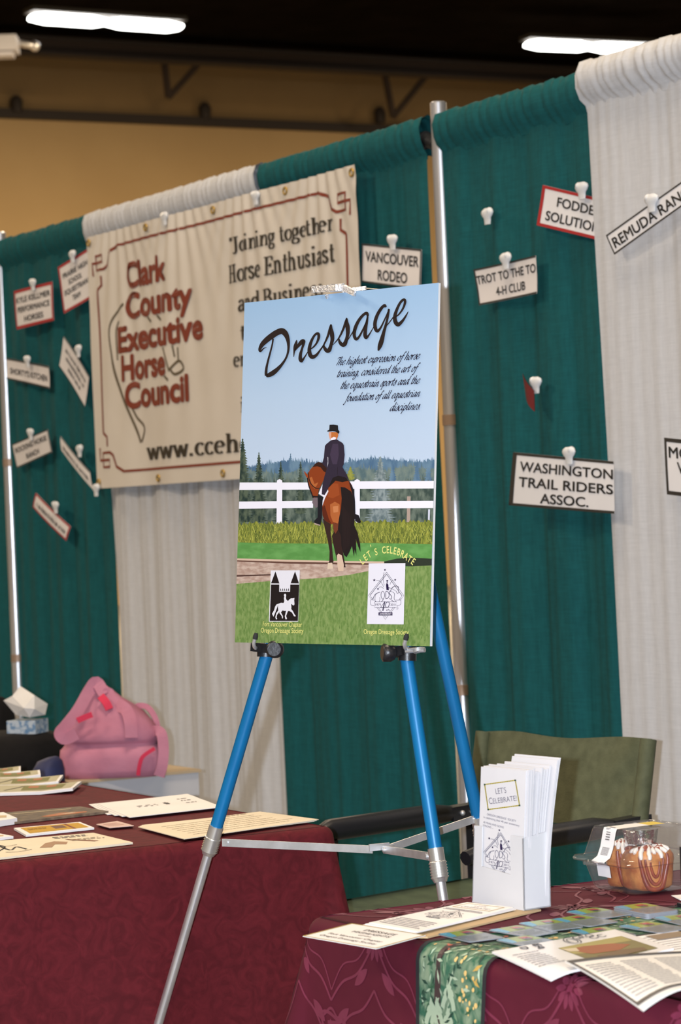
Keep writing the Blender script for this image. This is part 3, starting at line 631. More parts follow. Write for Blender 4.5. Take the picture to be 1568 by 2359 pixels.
def sky_material():
    m = mat('printed_sky', (.3, .4, .5), .42, spec=.3); nt = m.node_tree; bs = nt.nodes['Principled BSDF']
    tc = nt.nodes.new('ShaderNodeTexCoord'); sp = nt.nodes.new('ShaderNodeSeparateXYZ'); nt.links.new(tc.outputs['Object'], sp.inputs[0])
    r = nt.nodes.new('ShaderNodeValToRGB'); mr = nt.nodes.new('ShaderNodeMapRange')
    mr.inputs['From Min'].default_value = .28; mr.inputs['From Max'].default_value = .61; nt.links.new(sp.outputs['Z'], mr.inputs['Value']); nt.links.new(mr.outputs[0], r.inputs['Fac'])
    cr = r.color_ramp; cs = [(0, (188, 203, 222)), (.45, (176, 197, 219)), (1, (150, 182, 212))]
    cr.elements[0].position = 0; cr.elements[1].position = 1; e = cr.elements.new(.45)
    for el, (_, c) in zip(sorted(cr.elements, key=lambda k: k.position), cs): el.color = (*[lin(k)/KP for k in c], 1)
    nt.links.new(r.outputs['Color'], bs.inputs['Base Color']); return m
def grass(name, a, b_, sc, st): return mat(name, [lin(k)/KP for k in a], .45, rgb2=[lin(k)/KP for k in b_], scale=sc, stretch=st, detail=5, spec=.25, lo=.38, hi=.62)
G_front = grass('printed_lawn', (100, 130, 66), (130, 152, 90), 190, (1, 1, .5)); G_back = grass('printed_lawn_far', (86, 140, 70), (104, 158, 86), 80, (.4, .4, 1))
G_dirt = grass('printed_sand', (168, 140, 126), (196, 174, 160), 140, (.5, .5, 1.5)); G_tree = grass('printed_trees', (56, 72, 66), (104, 116, 104), 90, (1, 1, .6))
G_hill = grass('printed_hills', (74, 104, 132), (104, 132, 152), 60, (1, 1, .5)); G_spruce = grass('printed_spruce', (92, 108, 112), (140, 152, 152), 140, (1, 1, .7)); G_pine = grass('printed_pine', (34, 52, 48), (84, 96, 78), 120, (1, 1, .7))
G_bush = grass('printed_daylilies', (92, 104, 44), (150, 152, 62), 110, (1.5, 1.5, .4))
mats = [sky_material()]; mi = {}
def M_(m):
    k = m.name
    if k not in mi: mi[k] = len(mats); mats.append(m)
    return mi[k]
M_(mats[0])
mi = {mats[0].name: 0}
pic = MB(); lay = [1]
def put(d2, m, up=True):
    if up: lay[0] += 1
    pic.flat(d2, posP, M_(m) if m is not mats[0] else 0, LAY*lay[0])
CL_ = lambda x, y: (min(max(x, -hw), hw), min(max(y, -hh), hh))
def clipped(d2): return [CL_(x, y) for x, y in d2[0]], d2[1]
put(rect(-hw, -hh, hw, hh), mats[0])
rnd = random.Random(4)
def xl(y): return 117-(y-155)*.0286        # left / right edges of the print on the enlargement
def xr(y): return 1312-(y-30)*.0218
def ridge(y0, amp, m, ybot, x0=None, x1=None, step=7, spike=1.0):
    x = (x0 if x0 is not None else 70); xe = (x1 if x1 is not None else 1300); top = []; yy = y0(x) if callable(y0) else y0
    while x < xe:
        base = y0(x) if callable(y0) else y0; top.append((x, base+rnd.uniform(-.3, 1)*amp)); top.append((x+step*.5, base-rnd.random()**2*amp*2.2*spike)); x += step*rnd.uniform(.7, 1.5)
    top.append((xe, base)); put(clipped(z6(poly(top+[(xe, ybot), (top[0][0], ybot)]))), m)
ridge(lambda x: 1150-.028*(x-90)+14*math.sin(x*.012), 12, G_hill, 1320)
ridge(lambda x: 1205-.03*(x-90)+12*math.sin(x*.02+1), 16, grass('printed_hills_near', (82, 104, 108), (116, 130, 122), 80, (1, 1, .6)), 1360)
ridge(lambda x: 1255+10*math.sin(x*.03), 22, G_tree, 1560)
def conifer(cx, yt, yb, hwid, m):
    pts = []; n = max(9, int((yb-yt)/16)); L = []; R = []
    for i in range(n+1):
        f = i/n; y = yt+(yb-yt)*f; wd = hwid*(f**.8)*rnd.uniform(.75, 1.15)
        L += [(cx-wd, y), (cx-wd*.55, y+6)]; R += [(cx+wd, y+rnd.uniform(-4, 4)), (cx+wd*.55, y+6)]
    put(clipped(z6(poly([(cx, yt-6)]+R+[(cx, yb+10)]+L[::-1]))), m)
conifer(400, 1078, 1190, 20, G_hill); conifer(500, 1110, 1200, 26, G_hill); conifer(765, 1100, 1220, 34, G_hill); conifer(1030, 1118, 1260, 30, G_hill); conifer(1180, 1112, 1250, 28, G_hill); conifer(1250, 1108, 1250, 28, G_hill)
conifer(104, 985, 1500, 85, G_pine); conifer(205, 1068, 1500, 62, G_pine); conifer(340, 1128, 1500, 52, G_pine); conifer(462, 1125, 1450, 40, G_pine); conifer(770, 1160, 1240, 36, grass('printed_shrub', (120, 130, 62), (150, 150, 70), 140, (1, 1, 1)))
conifer(955, 1095, 1545, 105, G_spruce); conifer(1120, 1230, 1510, 60, G_tree); conifer(1250, 1240, 1510, 60, G_tree)
wh = ink(232, 230, 240); wh2 = ink(206, 208, 222)
for pl, m in (([(1120, 1350), (1142, 1350), (1138, 1520), (1118, 1520)], ink(168, 148, 136)), ([(1250, 1430), (1262, 1430), (1258, 1535), (1248, 1535)], wh2)): put(z6(poly(pl)), m)
for pl in ([(87, 1264), (520, 1264), (520, 1308), (85, 1310)], [(84, 1382), (540, 1377), (540, 1421), (82, 1426)], [(700, 1258), (1291, 1254), (1290, 1301), (700, 1305)], [(700, 1380), (1288, 1377), (1287, 1422), (700, 1426)]):
    put(clipped(z6(poly(pl))), wh)
for x in (333, 812):
    put(z6(poly([(x-16, 1252), (x, 1243), (x+17, 1252), (x+16, 1560), (x-19, 1560)])), wh)
bt = []; x = 70
while x < 1310: bt.append((x, 1520+rnd.uniform(-18, 10)-.012*(x-80))); x += 9
put(clipped(z6(poly(bt+[(1300, 1660), (70, 1660)]))), G_bush)
blade_cols = [ink(150, 156, 66), ink(120, 130, 54), ink(70, 84, 42), ink(150, 156, 72), ink(92, 106, 48), ink(176, 178, 84), ink(112, 122, 52)]
for k, m in enumerate(blade_cols):
    bl = []
    for i in range(240):
        x = rnd.uniform(80, 1285); y = rnd.uniform(1530, 1642); h = rnd.uniform(20, 70); dx = rnd.uniform(-26, 26)
        y2 = max(y-h, 1497+rnd.uniform(0, 30)); bl.append(poly([(x-2, y), (x+2, y), (x+dx, y2)]))
    put(clipped(z6(merge(bl))), m)
put(clipped(z6(poly([(60, 1634), (300, 1640), (640, 1642), (900, 1638), (1300, 1645), (1300, 1800), (60, 1800)]))), G_back)
put(clipped(z6(poly([(60, 1733), (640, 1748), (980, 1752), (980, 1775), (60, 1765)]))), ink(206, 178, 158))
put(clipped(z6(poly([(60, 1746), (640, 1763), (1000, 1768), (1000, 1900), (60, 1900)]))), G_dirt)
put(clipped(z6(poly([(60, 1745), (400, 1754), (980, 1764), (980, 1774), (400, 1766), (60, 1752)]))), ink(96, 66, 56))
put(clipped(z6(poly([(60, 1836), (280, 1830), (280, 1838), (60, 1846)]))), ink(80, 56, 50))
put(clipped(z6(poly([(980, 1752), (1060, 1734), (1150, 1728), (1240, 1733), (1290, 1735), (1290, 1782), (1130, 1782), (980, 1770)]))), ink(44, 52, 42))
put(clipped(z6(poly([(50, 1890), (250, 1875), (470, 1862), (640, 1850), (760, 1835), (880, 1812), (1000, 1790), (1290, 1776), (1290, 2290), (40, 2290)]))), G_front)
bl = [[], []]
for i in range(520):
    x = rnd.uniform(75, 1280); y = rnd.uniform(1880, 2260); s = .5+(y-1880)/380; h = rnd.uniform(10, 26)*s; bl[i % 2].append(poly([(x-2*s, y), (x+2*s, y), (x+rnd.uniform(-8, 8), y-h)]))
for q, m in zip(bl, (ink(122, 148, 80), ink(88, 118, 56))): put(clipped(z6(merge(q))), m)
# the horse and rider
brn, brn2, brn3 = ink(134, 58, 24), ink(172, 96, 50), ink(88, 34, 18); blk = ink(30, 22, 24); navy = ink(46, 38, 54); navy2 = ink(64, 52, 72)
H_ = lambda pts, m: put(z3(poly(pts)), m)
H_([(410, 1500), (530, 1550), (525, 1700), (545, 1880), (560, 2080), (568, 2120), (550, 2195), (480, 2195), (505, 2120), (510, 1980), (480, 1800), (440, 1640)], ink(52, 34, 30))
H_([(555, 1550), (660, 1550), (705, 1700), (690, 1900), (720, 2060), (745, 2210), (700, 2215), (640, 2200), (600, 2030), (560, 1850), (545, 1750), (570, 1700)], ink(48, 30, 28))
H_([(485, 2150), (550, 2145), (562, 2232), (478, 2240)], ink(212, 190, 168)); H_([(618, 2040), (640, 2010), (690, 2040), (722, 2180), (715, 2268), (640, 2268), (625, 2180)], ink(208, 180, 158))
H_([(260, 740), (300, 690), (350, 666), (412, 684), (470, 730), (470, 860), (420, 940), (390, 1000), (350, 1080), (340, 1160), (290, 1195), (260, 1170), (230, 1095), (200, 985), (183, 900), (195, 830), (225, 780)], brn)
H_([(260, 742), (300, 690), (350, 664), (412, 682), (470, 735), (465, 830), (420, 800), (380, 745), (330, 730)], ink(52, 26, 20))
H_([(215, 900), (300, 860), (370, 900), (330, 1000), (290, 1060), (250, 1000)], brn2); H_([(250, 880), (320, 850), (390, 880), (350, 960), (290, 990)], brn)
H_([(268, 1195), (335, 1185), (342, 1325), (312, 1342), (280, 1305), (255, 1262)], ink(112, 98, 104)); H_([(130, 795), (160, 820), (198, 862), (192, 905), (165, 880)], ink(150, 66, 30))
put(z3(merge([strip([(195, 820), (225, 960), (300, 1045), (370, 1050)], 12), strip([(185, 900), (205, 1010), (245, 1120), (270, 1190)], 16), strip([(262, 1172), (345, 1178)], 22)])), blk)
H_([(520, 955), (600, 925), (700, 920), (800, 945), (842, 1010), (872, 1100), (885, 1250), (885, 1450), (850, 1550), (700, 1600), (640, 1625), (600, 1560), (540, 1580), (440, 1525), (408, 1450), (402, 1330), (440, 1200), (480, 1085)], brn)
H_([(405, 1330), (440, 1300), (500, 1500), (540, 1575), (440, 1525), (408, 1450)], brn3); H_([(520, 1290), (590, 1250), (660, 1290), (665, 1480), (632, 1570), (560, 1545), (525, 1450)], brn2); H_([(560, 1320), (640, 1310), (640, 1400), (570, 1410)], ink(196, 124, 78))
H_([(500, 1050), (560, 980), (640, 985), (660, 1150), (560, 1200), (490, 1180)], ink(150, 70, 32)); H_([(560, 1560), (640, 1570), (650, 1640), (600, 1720), (575, 1680)], ink(110, 56, 36))
tail = [(675, 1035), (740, 1040), (830, 1100), (870, 1200), (882, 1350), (884, 1500), (872, 1600), (922, 1700), (962, 1880), (966, 1990), (930, 1900), (900, 1800), (906, 2040), (880, 1950), (870, 2060), (842, 1900), (800, 2000), (760, 2065), (722, 2030), (685, 1900), (680, 1750), (635, 1650), (650, 1500), (680, 1350), (690, 1200)]
H_(tail, blk)
put(z3(merge([strip([(700+i*16, 1300+i*20, 5), (705+i*14, 1600, 5), (720+i*10, 1990-i*12, 3)], 0) for i in range(9)])), ink(44, 30, 30))
H_([(490, 1070), (496, 1100), (445, 1200), (405, 1318), (394, 1290), (432, 1165)], ink(226, 222, 232)); H_([(560, 890), (640, 858), (740, 880), (795, 940), (700, 962), (600, 942), (500, 1042), (510, 990)], blk)
H_([(345, 1150), (415, 1175), (408, 1300), (402, 1480), (380, 1598), (290, 1582), (288, 1530), (338, 1480), (340, 1300)], ink(24, 24, 32)); H_([(290, 1560), (380, 1592), (370, 1602), (290, 1584)], ink(170, 150, 140))
H_([(415, 985), (400, 1100), (440, 1150), (425, 1182), (352, 1132), (375, 1070)], ink(228, 224, 236))
H_([(790, 930), (832, 1000), (872, 1080), (888, 1250), (893, 1430), (942, 1450), (977, 1550), (950, 1567), (890, 1532), (872, 1400), (852, 1150)], ink(26, 22, 30))
H_([(530, 350), (615, 333), (702, 385), (724, 420), (736, 560), (722, 700), (702, 740), (762, 840), (802, 935), (740, 890), (640, 868), (560, 900), (512, 1012), (480, 1082), (440, 1152), (398, 1142), (410, 1000), (440, 870), (475, 760), (405, 690), (430, 600), (445, 430), (470, 400)], navy)
H_([(560, 400), (640, 400), (650, 560), (620, 700), (560, 700), (520, 560)], navy2); H_([(484, 590), (494, 600), (494, 690), (478, 745), (488, 660)], ink(200, 198, 206))
put(z3(strip([(632, 742), (630, 850)], 5)), blk)
H_([(508, 225), (640, 228), (642, 280), (620, 332), (560, 346), (520, 332), (504, 270)], ink(188, 108, 52)); H_([(505, 228), (540, 230), (536, 345), (518, 332), (502, 270)], ink(214, 158, 134)); H_([(528, 350), (536, 320), (575, 296), (612, 308), (602, 336)], ink(232, 228, 238))
H_([(515, 121), (575, 118), (637, 128), (641, 190), (663, 225), (648, 252), (602, 220), (560, 214), (485, 221), (480, 210), (510, 190)], ink(28, 26, 30))
pic.build('printed_picture', mats, po)
OFF = LAY*(lay[0]+3)
# title, brushed
T_ = lambda x, y: pospx(580+x/3.8244, 680+y/3.8244)
t7 = zmap(T_)
ttl = [strip([(a_, b_, c_*1.12) for a_, b_, c_ in p], 0, True, 8) for p in (
 [(138, 462, 3), (112, 470, 8), (84, 496, 14), (76, 480, 22), (95, 440, 34), (130, 402, 42), (180, 362, 46), (230, 330, 46), (272, 318, 48), (302, 340, 44), (322, 385, 32), (330, 440, 22), (326, 500, 17), (308, 555, 16), (276, 605, 20), (236, 650, 30), (190, 688, 38), (150, 708, 30), (132, 714, 16)],
 [(194, 384, 14), (188, 430, 13), (172, 495, 14), (152, 570, 16), (138, 630, 18), (132, 680, 22), (134, 712, 22)],
 [(402, 396, 5), (398, 420, 20), (388, 455, 26), (380, 500, 14), (376, 546, 4)], [(384, 492, 10), (412, 452, 22), (442, 418, 34), (460, 408, 34), (462, 430, 22), (450, 470, 18), (436, 520, 24), (434, 560, 30), (444, 580, 26), (466, 556, 14), (500, 500, 6)],
 [(512, 480, 6), (545, 462, 12), (578, 422, 16), (596, 372, 22), (590, 340, 22), (562, 352, 18), (532, 405, 22), (514, 468, 28), (518, 520, 32), (540, 546, 32), (576, 528, 22), (612, 480, 12), (648, 425, 6)],
 [(596, 510, 4), (640, 440, 12), (676, 362, 18), (694, 300, 20), (704, 262, 12), (706, 300, 24), (712, 340, 34), (716, 390, 30), (704, 440, 26), (688, 484, 34), (666, 490, 30), (645, 462, 22), (640, 436, 10)],
 [(720, 440, 4), (772, 380, 12), (812, 300, 18), (832, 240, 18), (842, 206, 12), (844, 240, 24), (850, 280, 34), (852, 335, 30), (842, 385, 26), (824, 432, 34), (800, 436, 30), (780, 412, 22), (774, 384, 10)],
 [(1028, 186, 18), (1020, 160, 22), (990, 174, 22), (950, 222, 24), (918, 290, 28), (908, 350, 26), (924, 388, 24), (948, 372, 18), (980, 316, 14), (1012, 246, 12), (1030, 196, 10)], [(1028, 180, 12), (1020, 235, 20), (1008, 300, 26), (1004, 350, 30), (1014, 376, 24), (1042, 346, 12), (1080, 280, 5)], [(838, 420, 5), (880, 352, 8), (912, 300, 10)],
 [(1186, 108, 18), (1176, 92, 22), (1148, 116, 24), (1112, 176, 26), (1092, 240, 28), (1094, 290, 28), (1112, 318, 24), (1140, 290, 16), (1172, 226, 12), (1206, 150, 10), (1216, 122, 12)], [(1214, 122, 16), (1206, 180, 18), (1188, 260, 20), (1168, 330, 26), (1150, 400, 36), (1134, 450, 34), (1120, 490, 12)], [(1180, 285, 6), (1215, 245, 8), (1256, 190, 8)],
 [(1262, 200, 6), (1300, 172, 12), (1336, 122, 16), (1356, 66, 20), (1348, 40, 20), (1318, 62, 20), (1288, 118, 22), (1268, 180, 28), (1270, 232, 32), (1294, 260, 32), (1330, 232, 22), (1362, 186, 14), (1384, 146, 5)])]
b = MB(); b.flat(t7(merge(ttl)), posP, 0, OFF); b.build('title_lettering', ink(38, 28, 26), po)
b = MB()
for s, xa, ya, xb, yb in (('The highest expression of horse', 686, 542, 1206, 503), ('training, considered the art of', 690, 615, 1206, 581), ('the equestrain sports and the', 712, 688, 1206, 655), ('foundation of all equestrian', 728, 765, 1206, 737), ('disciplines.', 1016, 824, 1206, 815)):
    p, q = Z6(xa, ya), Z6(xb, yb); d = xf(brush(s), shear=.20); x0_, x1_, _, _ = bounds(d); sx = (q[0]-p[0])/(x1_-x0_); sy = .0082
    b.flat(xf(d, sx, sy, p[0]-x0_*sx, p[1]), posP, 0, OFF)
b.build('description_lettering', ink(34, 32, 52), po)
yel = ink(226, 220, 130)
b = MB()
for s, xa, ya, xb, yb in (('Fort Vancouver Chapter', 233, 2153, 476, 2155), ('Oregon Dressage Society', 222, 2190, 484, 2196), ('Oregon Dressage Society', 856, 2200, 1133, 2203)):
    p, q = Z6(xa, ya), Z6(xb, yb); b.flat(text_fit(s, p[0], q[0], (p[1]+q[1])/2, .0088, .004), posP, 0, OFF)
for ch, x, y, a in (('L', 846, 1750, 42), ('E', 867, 1727, 38), ('T', 889, 1708, 33), ("'", 908, 1682, 25), ('S', 932, 1692, 18), ('C', 981, 1681, 10), ('E', 1006, 1679, 4), ('L', 1028, 1681, -3), ('E', 1050, 1686, -9), ('B', 1073, 1693, -15), ('R', 1097, 1705, -22), ('A', 1118, 1720, -28), ('T', 1140, 1737, -33), ('E', 1163, 1752, -38)):
    c = Z6(x, y); d = text(ch, .012); x0_, x1_, y0_, y1_ = bounds(d); d = xf(d, .0098, .0125, -.0098*(x0_+x1_)/2, -.006 if ch != "'" else -.002)
    b.flat(xf(d, 1, 1, c[0], c[1], math.radians(a)), posP, 0, OFF)
b.build('caption_lettering', yel, po)
# castle and horseman emblem
Zc = lambda x, y: pospx(600+x/13.067, 1300+y/13.067)
zc = zmap(Zc); b = MB(); pw = ink(222, 220, 228)
b.flat(zc(poly([(333, 185), (1207, 182), (1155, 1725), (275, 1725)])), posP, 0, OFF)
for pl in ([(475, 215), (592, 578), (340, 575)], [(1064, 212), (1182, 578), (930, 575)], [(340, 612), (588, 612), (588, 828), (915, 828), (920, 612), (1188, 612), (1148, 1708), (300, 1708)]): b.flat(zc(poly(pl)), posP, 1, OFF+LAY)
for k in range(5): b.flat(zc(poly([(632+k*59, 712), (650+k*59, 796), (612+k*59, 796)])), posP, 1, OFF+LAY)
b.flat(zc(poly([(735, 900), (765, 885), (792, 905), (798, 950), (788, 990), (800, 1060), (850, 1108), (890, 1060), (940, 1028), (1005, 1025), (1045, 1012), (1038, 1090), (1048, 1200), (1035, 1235), (1000, 1238), (960, 1195), (945, 1200), (955, 1290), (948, 1345), (1000, 1410), (1050, 1510), (1085, 1555), (1070, 1575), (1030, 1562), (970, 1450), (880, 1402), (845, 1420), (795, 1560), (820, 1630), (815, 1655), (775, 1655), (755, 1570), (795, 1400), (740, 1405), (690, 1385), (640, 1450), (700, 1560), (700, 1625), (672, 1632), (665, 1560), (590, 1470), (600, 1420), (520, 1530), (510, 1600), (528, 1640), (515, 1660), (488, 1655), (470, 1590), (500, 1470), (560, 1390), (548, 1290), (560, 1215), (530, 1290), (470, 1450), (415, 1580), (370, 1490), (430, 1390), (465, 1270), (510, 1205), (580, 1185), (640, 1158), (720, 1165), (740, 1110), (728, 1020), (742, 975), (728, 940)])), posP, 0, OFF+2*LAY)
b.build('castle_emblem', [pw, blk], po)
# anniversary emblem, drawn in the pixels of its enlargement (centre 600,1090)
def ods_emblem(b, mp, l, thin=10, m_line=0, m_dark=1, m_white=2):
    ln = []; S_ = lambda pts, wd=thin: ln.append(strip(pts, wd, True, 6)); Ln = lambda pts, wd=thin: ln.append(strip(pts, wd, False))
    Ln([(615, 450), (1085, 1092), (985, 1210)]); Ln([(615, 450), (122, 1085), (215, 1195)]); Ln([(615, 505), (1035, 1095), (950, 1205)], thin*1.4); Ln([(615, 505), (165, 1085), (245, 1195)], thin*1.4)
    Ln([(350, 1410), (470, 1560)]); Ln([(395, 1410), (490, 1545)]); Ln([(835, 1410), (720, 1560)]); Ln([(790, 1410), (690, 1545)]); Ln([(515, 1630), (578, 1735), (655, 1630)]); Ln([(555, 1630), (578, 1675), (600, 1630)])
    S_([(330, 675), (400, 680), (470, 730), (540, 860)]); S_([(548, 450), (525, 560), (525, 680), (555, 810)]); S_([(800, 670), (740, 710), (705, 790)]); S_([(405, 865), (470, 850), (540, 900)])
    S_([(240, 1190), (310, 1050), (440, 992)], 16); S_([(300, 1200), (310, 1090), (345, 1030)]); S_([(425, 1130), (430, 1200), (410, 1255)]); S_([(530, 1190), (500, 1230), (470, 1255)], 14); S_([(740, 1200), (800, 1245), (830, 1260)], 14)
    S_([(725, 960), (760, 880), (860, 825), (940, 855)], 18); S_([(940, 855), (935, 900), (940, 990), (910, 1030), (870, 960)], 12); S_([(760, 900), (830, 940), (860, 960)], 10); S_([(770, 980), (830, 1040), (820, 1160), (850, 1230)], 12)
    Ln([(290, 1258), (888, 1258), (888, 1408), (290, 1408), (290, 1258)]); S_([(180, 1200), (178, 1310), (220, 1355), (285, 1362)]); Ln([(180, 1200), (320, 1215)]); S_([(1000, 1190), (1005, 1300), (960, 1350), (890, 1362)]); Ln([(860, 1210), (1000, 1208)]); S_([(915, 1380), (920, 1450), (870, 1445)])
    S_([(510, 1010-45), (475, 1000), (462, 1080), (480, 1150), (510, 1182), (545, 1150), (562, 1070), (545, 1000), (510, 965)], 14); Ln([(592, 975), (592, 1172)], 16); S_([(592, 975), (650, 985), (685, 1070), (655, 1150), (592, 1172)], 16)
    S_([(750, 985), (705, 968), (692, 1030), (740, 1090), (755, 1140), (725, 1182), (690, 1165)], 16)
    Ln([(565, 1245), (512, 1500)], 34); Ln([(545, 1280), (450, 1410)], 12); Ln([(445, 1412), (590, 1412)], 18); S_([(640, 1258), (600, 1290), (585, 1360), (610, 1408), (660, 1395), (690, 1320), (675, 1265), (640, 1258)], 18)
    for s, x0_, x1_, y, h in (('1971', 305, 460, 1362, 62), ('2011', 718, 870, 1362, 62), ('th', 605, 700, 1505, 60)):
        d = xf(text(s, .01), shear=.3 if s == 'th' else 0); a, c, _, _ = bounds(d); k = (x1_-x0_)/(c-a); ln.append(([(x0_+(x-a)*k, y-yy*h) for x, yy in d[0]], d[1]))
    b.flat(merge(ln), mp, m_line, l)
    dk = [star(570, 388, 36), star(280, 668, 42), star(848, 660, 36), star(382, 905, 36), poly([(600, 700), (615, 668), (655, 664), (662, 692), (640, 700)]), poly([(605, 760), (630, 750), (662, 785), (668, 860), (735, 880), (728, 892), (670, 885), (682, 938), (612, 938), (600, 820)]), poly([(620, 700), (640, 700), (640, 752), (618, 752)]), rect(396, 1540, 775, 1626), poly([(290, 1250), (330, 1225), (325, 1260)]), poly([(850, 1240), (890, 1250), (850, 1265)])]
    b.flat(merge(dk), mp, m_dark, l+LAY)
    d = text('ANNIVERSARY', .02); a, c, _, _ = bounds(d); k = 330/(c-a); b.flat(([(422+(x-a)*k, 1606-yy*46) for x, yy in d[0]], d[1]), mp, m_white, l+2*LAY)
Ze = lambda x, y: pospx(840+x/11.79, 1280+y/11.79)
b = MB(); b.flat(zmap(Ze)(poly([(130, 212), (1125, 206), (1078, 1870), (80, 1860)])), posP, 2, OFF)
ods_emblem(b, lambda x, y, o: posP(*Ze(x, y), o), OFF+LAY)
b.build('society_emblem', [ink(72, 68, 92), ink(34, 22, 62), ink(224, 222, 232)], po)
# ------------------------------------------------------------------ tables
TZ = .715
class Cloth:
    """a cloth laid over a table: plane coordinates (a,b) fold down past the edges, with an outward flare and soft folds"""
    def __init__(s, corner, ax, bx, A, B, z, R=.022, flare=.05, fold=.012, seed=1, ck=.16, fk=17.0):
        s.c, s.ax, s.bx, s.A, s.B, s.z, s.R, s.fl, s.fo, s.ck, s.fk = corner, ax, bx, A, B, z, R, flare, fold, ck, fk; s.seed = seed; s.i = .035
    def near(s, a, b): return min(max(a, s.i), s.A-s.i), min(max(b, s.i), s.B-s.i)
    def P(s, a, b, off=0.0):
        na, nb = s.near(a, b); da, db = a-na, b-nb; d = math.hypot(da, db); i = s.i
        if d < 1e-9: return s.c+s.ax*a+s.bx*b+ZU*(s.z+off)
        ea, eb = da/d, db/d; flat = i-s.R
        corner = (abs(ea)*abs(eb))*2
        if d <= flat: return s.c+s.ax*a+s.bx*b+ZU*(s.z+off)
        d2 = d-flat; q = PI/2*s.R
        if d2 < q:
            t = d2/s.R; out = flat+(s.R+off)*math.sin(t); dz = s.R-(s.R+off)*math.cos(t)
        else:
            h = d2-q; per = (na-nb)*1.0
            per = nb if abs(ea) > abs(eb) else na
            g = min(1, h/.45); fw = s.fo*g*(math.sin(s.fk*per+s.seed)+.5*math.sin(s.fk*1.83*per+2*s.seed)) * (1-corner)
            fl = s.fl+s.ck*corner**2
            out = flat+s.R+off+h*fl+fw+.02*corner*g; dz = s.R+h*math.sqrt(max(.2, 1-fl*fl))
        zz = max(s.z-dz, .004+off)
        return s.c+s.ax*(na+ea*out)+s.bx*(nb+eb*out)+ZU*zz
    def mesh(s, drop=.80, na=40, nb=60, nd=22):
        b = MB(); i = s.i; A, B = s.A, s.B
        b.grid(lambda u, v: s.P(i+(A-2*i)*u, i+(B-2*i)*v), na, nb)
        ds = [i*.999*k/2 for k in range(1, 2)]+[i-s.R+PI/2*s.R*k/6 for k in range(0, 7)]
        last = ds[-1]; ds = [0]+ds+[last+(drop-last)*((k/nd)**1.2) for k in range(1, nd+1)]
        per = []
        def side(p, q, n): return [(p[0]+(q[0]-p[0])*k/n, p[1]+(q[1]-p[1])*k/n) for k in range(n)]
        cs = [((i, i), (A-i, i), (0, -1)), ((A-i, i), (A-i, B-i), (1, 0)), ((A-i, B-i), (i, B-i), (0, 1)), ((i, B-i), (i, i), (-1, 0))]
        for k, (p, q, e) in enumerate(cs):
            n = na if k % 2 == 0 else nb
            per += [(x, y, e[0], e[1]) for x, y in side(p, q, n)]
            e2 = cs[(k+1) % 4][2]
            for j in range(0, 9):
                t = PI/2*j/9; per.append((q[0], q[1], e[0]*math.cos(t)+e2[0]*math.sin(t), e[1]*math.cos(t)+e2[1]*math.sin(t)))
        vs = [s.P(x+ex*d, y+ey*d) for d in ds for x, y, ex, ey in per]; n = len(per)
        b.add(vs, [(r*n+k, r*n+(k+1) % n, (r+1)*n+(k+1) % n, (r+1)*n+k) for r in range(len(ds)-1) for k in range(n)])
        return b
def cloth_mat(name, c1, c2, sc, dist, lo, hi, bump):
    return mat(name, c1, .8, rgb2=c2, scale=sc, detail=6, distort=dist, lo=lo, hi=hi, bump=bump, bscale=sc*2, spec=.2)
M_clothL = cloth_mat('maroon_leaf_cloth', (.070, .0050, .0085), (.105, .0085, .0135), 26, 2.2, .35, .68, .25)
M_clothR = cloth_mat('burgundy_damask', (.066, .0045, .0135), (.078, .0060, .0165), 14, .5, .3, .7, .05)
M_motif = mat('damask_motif', (.125, .014, .036), .55, rgb2=(.15, .018, .045), scale=30)
CLc = onZ(748, 1897, TZ); CLc.z = 0; CRc = onZ(690, 2112, TZ); CRc.z = 0
# left table: a runs along the picture (towards the viewer's left), b runs back along the drapes
CL_T = Cloth(CLc+WD*.058, -ND, -WD, .76, 1.83, TZ, flare=.035, fold=.009, seed=2, ck=.10, fk=13)
o = CL_T.mesh().build('tablecloth', M_clothL); tag(o, 'dark red leaf-patterned tablecloth on the left table behind the easel', 'tablecloth')
CR_T = Cloth(CRc-WD*.0, ND, WD, .76, 1.60, TZ, flare=.07, fold=.010, seed=.6, ck=.19, fk=15)
o = CR_T.mesh()
# damask drawing on the right cloth
pl = []
def S2(pts, wd): pl.append(strip(pts, wd, True, 6))
def leaf(x, y, L, wd, an):
    c, s_ = math.cos(an), math.sin(an); pts = []
    for k in range(9): t = k/8; pts.append((t*L, wd*math.sin(PI*t)**.8))
    for k in range(1, 8): t = 1-k/8; pts.append((t*L, -wd*math.sin(PI*t)**.8))
    pl.append(poly([(x+a*c-b_*s_, y+a*s_+b_*c) for a, b_ in pts]))
def flower(x, y, r, rich):
    for k in range(11): an = 2*PI*k/11; leaf(x+.22*r*math.cos(an), y+.22*r*math.sin(an), r*.62, r*.13, an)
    pl.append(poly(ring(x, y, r*.16, r*.16, 10)[:-1]))
    if rich:
        sc = [(x+r*1.05*(1+.07*math.cos(9*t))*math.cos(t), y+r*1.05*(1+.07*math.cos(9*t))*math.sin(t)) for t in [PI*(-.15+1.3*k/40) for k in range(41)]]; S2(sc, .004)
        for sg in (-1, 1): S2([(x+sg*r*.5, y-r*.3), (x+sg*r*.9, y-r*.5), (x+sg*r*1.0, y-r*.15), (x+sg*r*.8, y+.02), (x+sg*r*.72, y-r*.15)], .005)
px_, py_ = .17, .24
